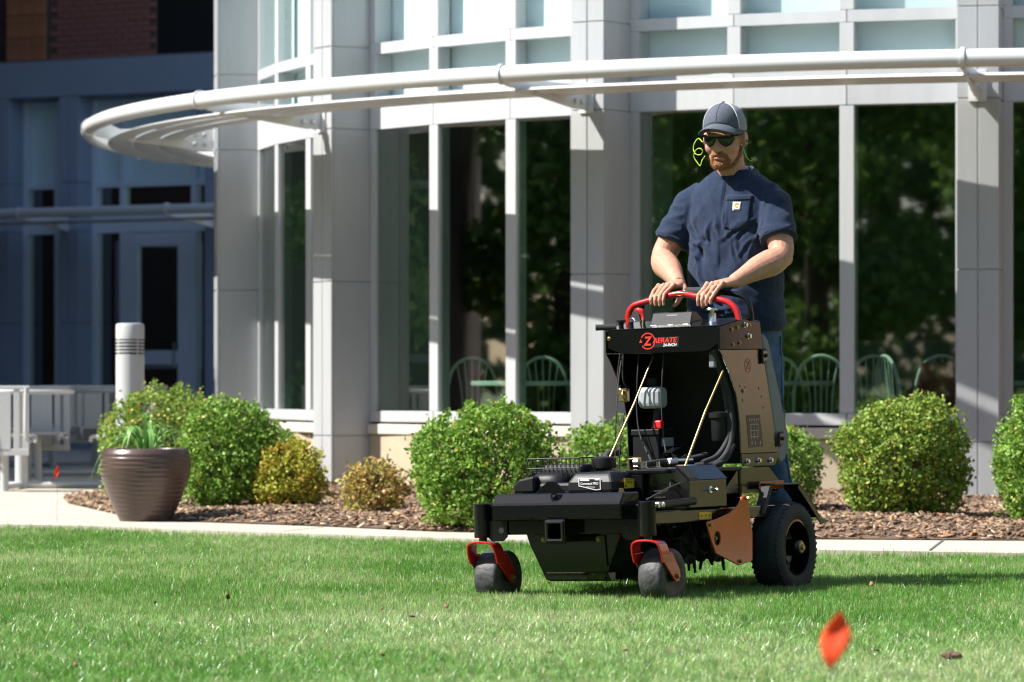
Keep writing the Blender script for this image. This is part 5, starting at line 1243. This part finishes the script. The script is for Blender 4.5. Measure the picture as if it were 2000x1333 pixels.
for i in range(n_):
    x, y, z = map(float, co[i]); arm = abs(y) > .19 and z > 1.34
    s = 1 if y > 0 else -1
    if arm:
        q = mnoise.noise(Vector((x * 9, y * 9, z * 22 + s * 3))) ; r2 = mnoise.noise(Vector((x * 20 + 5, y * 26, z * 30)))
        dsp[i] = .006 * (1 - abs(q) * 2.2) * .6 + .0028 * r2
    else:
        g_ = max(0, 1 - abs(z - 1.1) / .22)                # horizontal bunching above the hem
        q1 = mnoise.noise(Vector((x * 3, y * 7 + z * s * 6, z * 5))); q2 = mnoise.noise(Vector((x * 5, y * 6, z * 24 + y * 9))); q3 = mnoise.noise(Vector((x * 4 + 3, y * 17 - s * z * 9, z * 4)))
        dsp[i] = .007 * (.35 - abs(q1)) * 1.6 + .0065 * g_ * (.3 - abs(q2)) * 1.7 + .005 * (.3 - abs(q3)) * 1.4 * min(1, max(0, (z - 1.0) / .2))
rf = np.random.default_rng(21); folds = []
for s in (1, -1):
    for k in range(7): folds.append((s * rf.uniform(.13, .19), rf.uniform(1.4, 1.52), -s * rf.uniform(.5, 1.2), -rf.uniform(.4, 1.4), rf.uniform(.09, .2)))      # from the armpits
    for k in range(9): folds.append((s * rf.uniform(.02, .19), rf.uniform(1.06, 1.24), -s * rf.uniform(.5, 1), rf.uniform(-.5, .35), rf.uniform(.06, .16)))        # waist bunching
for k in range(8): folds.append((rf.uniform(-.1, .1), rf.uniform(1.3, 1.58), rf.uniform(-.4, .4), -1, rf.uniform(.1, .22)))
Y_, Z_ = co[:, 1], co[:, 2]; fsum = np.zeros(n_)
for (y0, z0, dy, dz, ln) in folds:
    L_ = math.hypot(dy, dz); dy /= L_; dz /= L_; t_ = (Y_ - y0) * dy + (Z_ - z0) * dz; q_ = -(Y_ - y0) * dz + (Z_ - z0) * dy + .012 * np.sin(t_ * 30)
    env = np.clip(t_ / ln, 0, 1); env = np.sin(PI * env) * (t_ > 0) * (t_ < ln); fsum += env * (np.exp(-(q_ / .007) ** 2) - .8 * np.exp(-((q_ - .016) / .01) ** 2))
torso_ = (np.abs(Y_) < .2) | (Z_ < 1.34); dsp = dsp + np.where(torso_, fsum * .0055, 0)
for s in (1, -1):                                          # rings of creases round the sleeves
    ax_ = np.array(E_[s] - S_[s]); al = np.linalg.norm(ax_); ax_ /= al; rel = co - np.array(S_[s]); t_ = rel @ ax_; ang = np.arctan2(rel[:, 2], rel[:, 0] * 1.0)
    on_ = (Y_ * s > .18) & (t_ > .02) & (t_ < al * .72); ph = t_ * 150 + 2.2 * np.sin(ang * 2 + s) + 1.5 * np.sin(ang * 3.3)
    amp_ = .0028 * np.clip(np.sin(ang * 1.5 + .6 * s) + .2, 0, 1); dsp = dsp + np.where(on_, amp_ * np.sin(ph), 0)
co = co + nr * dsp[:, None] * 1.25; me.vertices.foreach_set('co', co.astype(np.float32).ravel()); me.update()
shirt = link('t_shirt', me, 'navy_cloth', per, smooth=180)
ring = [MH @ Vector((0, 0, 0))]
cr = [Vector((.014 + .082 * math.cos(a), .08 * math.sin(a), 1.683 - .024 * math.cos(a))) for a in np.linspace(0, 2 * PI, 33)]
MB().tube(cr, .009, 8, flat=1.4).build('collar', 'navy_cloth', shirt, smooth=180)
MB().tube([p * 1 - Vector((.004, 0, -.008)) - Vector(((p.x - .008) * .1, p.y * .1, 0)) for p in cr[2:14]], .006, 8).build('undershirt_collar', 'white_cloth', shirt, smooth=180)
for s in (1, -1):                                          # sleeve hems
    d = (E_[s] - S_[s]); c = S_[s] + d * .70; dn = d.normalized(); a = dn.orthogonal().normalized(); b = dn.cross(a)
    MB().tube([c + (a * math.cos(t) + b * math.sin(t)) * .0775 for t in np.linspace(0, 2 * PI, 29)], .0035, 6).build('sleeve_hem', 'navy_cloth', shirt, smooth=180)
from mathutils.bvhtree import BVHTree
bvh = BVHTree.FromPolygons([v.co.copy() for v in me.vertices], [tuple(p.vertices) for p in me.polygons])
def on_shirt(y, z, off):
    h = bvh.ray_cast(Vector((.6, y, z)), Vector((-1, 0, 0)))
    return (h[0] + h[1] * off) if h[0] else Vector((.13, y, z))
def patch(name, poly_fn, nu, nv, off, m, parent, thick=.001):
    vs = [on_shirt(*poly_fn(i / nu, j / nv), off) for i in range(nu + 1) for j in range(nv + 1)]; fs = []
    for i in range(nu):
        for j in range(nv): a = i * (nv + 1) + j; fs.append((a, a + nv + 1, a + nv + 2, a + 1))
    o = MB().add(vs, fs).build(name, m, parent, smooth=180); s_ = o.modifiers.new('s', 'SOLIDIFY'); s_.thickness = thick; s_.offset = 1; return o
PK = patch('pocket', lambda a, b: (.022 + .108 * a, (1.448 - .012 * (1 - abs(2 * a - 1)) ** 1) * (1 - b) + 1.583 * b), 12, 12, .0025, 'navy_cloth', shirt, .0025)
patch('pocket_hem', lambda a, b: (.02 + .112 * a, 1.562 + .022 * b), 12, 3, .0055, 'navy_cloth', shirt, .0015)
LT = patch('logo_tag', lambda a, b: (.056 + .034 * a, 1.519 + .036 * b), 4, 4, .0068, 'decal_white', shirt, .0008)
mat('logo_orange', (.8, .36, .02), .6)
vs = []; fs = []
for k in range(15):
    a = R(40) + R(285) * k / 14; wd = .0045 * (1.25 - .75 * k / 14)
    for q in (1, -1):
        rr_ = .0078 + q * wd * .75; vs.append(on_shirt(.073 + rr_ * math.cos(a) * (-1) ** 0, 1.5415 + rr_ * .95 * math.sin(a), .0086))
    if k: fs.append((2 * k - 2, 2 * k - 1, 2 * k + 1, 2 * k))
o = MB().add(vs, fs).build('logo_curl', 'logo_orange', shirt); s_ = o.modifiers.new('s', 'SOLIDIFY'); s_.thickness = .0006; s_.offset = 1
pt0 = on_shirt(.073, 1.524, .0088); pn = (on_shirt(.078, 1.524, .0088) - on_shirt(.068, 1.524, .0088)).normalized()
up_ = Vector((0, 0, 1)); nn = pn.cross(up_).normalized()
text('logo_text', 'carhartt', 'decal_black', shirt, Matrix(((pn.x, up_.x, nn.x, pt0.x), (pn.y, up_.y, nn.y, pt0.y), (pn.z, up_.z, nn.z, pt0.z), (0, 0, 0, 1))), .0075, ext=.0002)
# --- jeans and boots
jn = MB()
jn.loft([ell(-.02, 0, .88, .185, .13), ell(-.01, 0, .95, .192, .138), ell(-.005, 0, 1.03, .19, .138), ell(-.005, 0, 1.06, .185, .135)])
for s in (1, -1): jn.tube([(-.015, s * .092, .93), (-.005, s * .115, .75), (.0, s * .148, .52), (-.03, s * .175, .34), (-.04, s * .185, .19)], [.105, .094, .078, .071, .073], 20)
me = remesh(jn, .011, 5)
for v in me.vertices:
    c = v.co; v.co += v.normal * (.007 * (.3 - abs(mnoise.noise(Vector((c.x * 8, c.y * 8, c.z * 18 + c.y * 9)))))) * 1.5
jo = link('jeans', me, 'denim', per, smooth=180)
MB().tube([(-.03, .192, 1.0), (-.02, .2, .85), (-.005, .215, .7), (-.0, .228, .52), (-.03, .248, .34)], .004, 6).build('side_seam', 'denim', jo, smooth=180)
for s in (1, -1):
    bt_ = MB(); bt_.loft([ell(.03, s * .185, .121, .05, .14), ell(.03, s * .185, .14, .052, .142), ell(.025, s * .185, .175, .05, .13), ell(-.02, s * .185, .21, .05, .075), ell(-.04, s * .185, .28, .052, .06)])
    bt_.build('boot', 'boot', per, smooth=180)
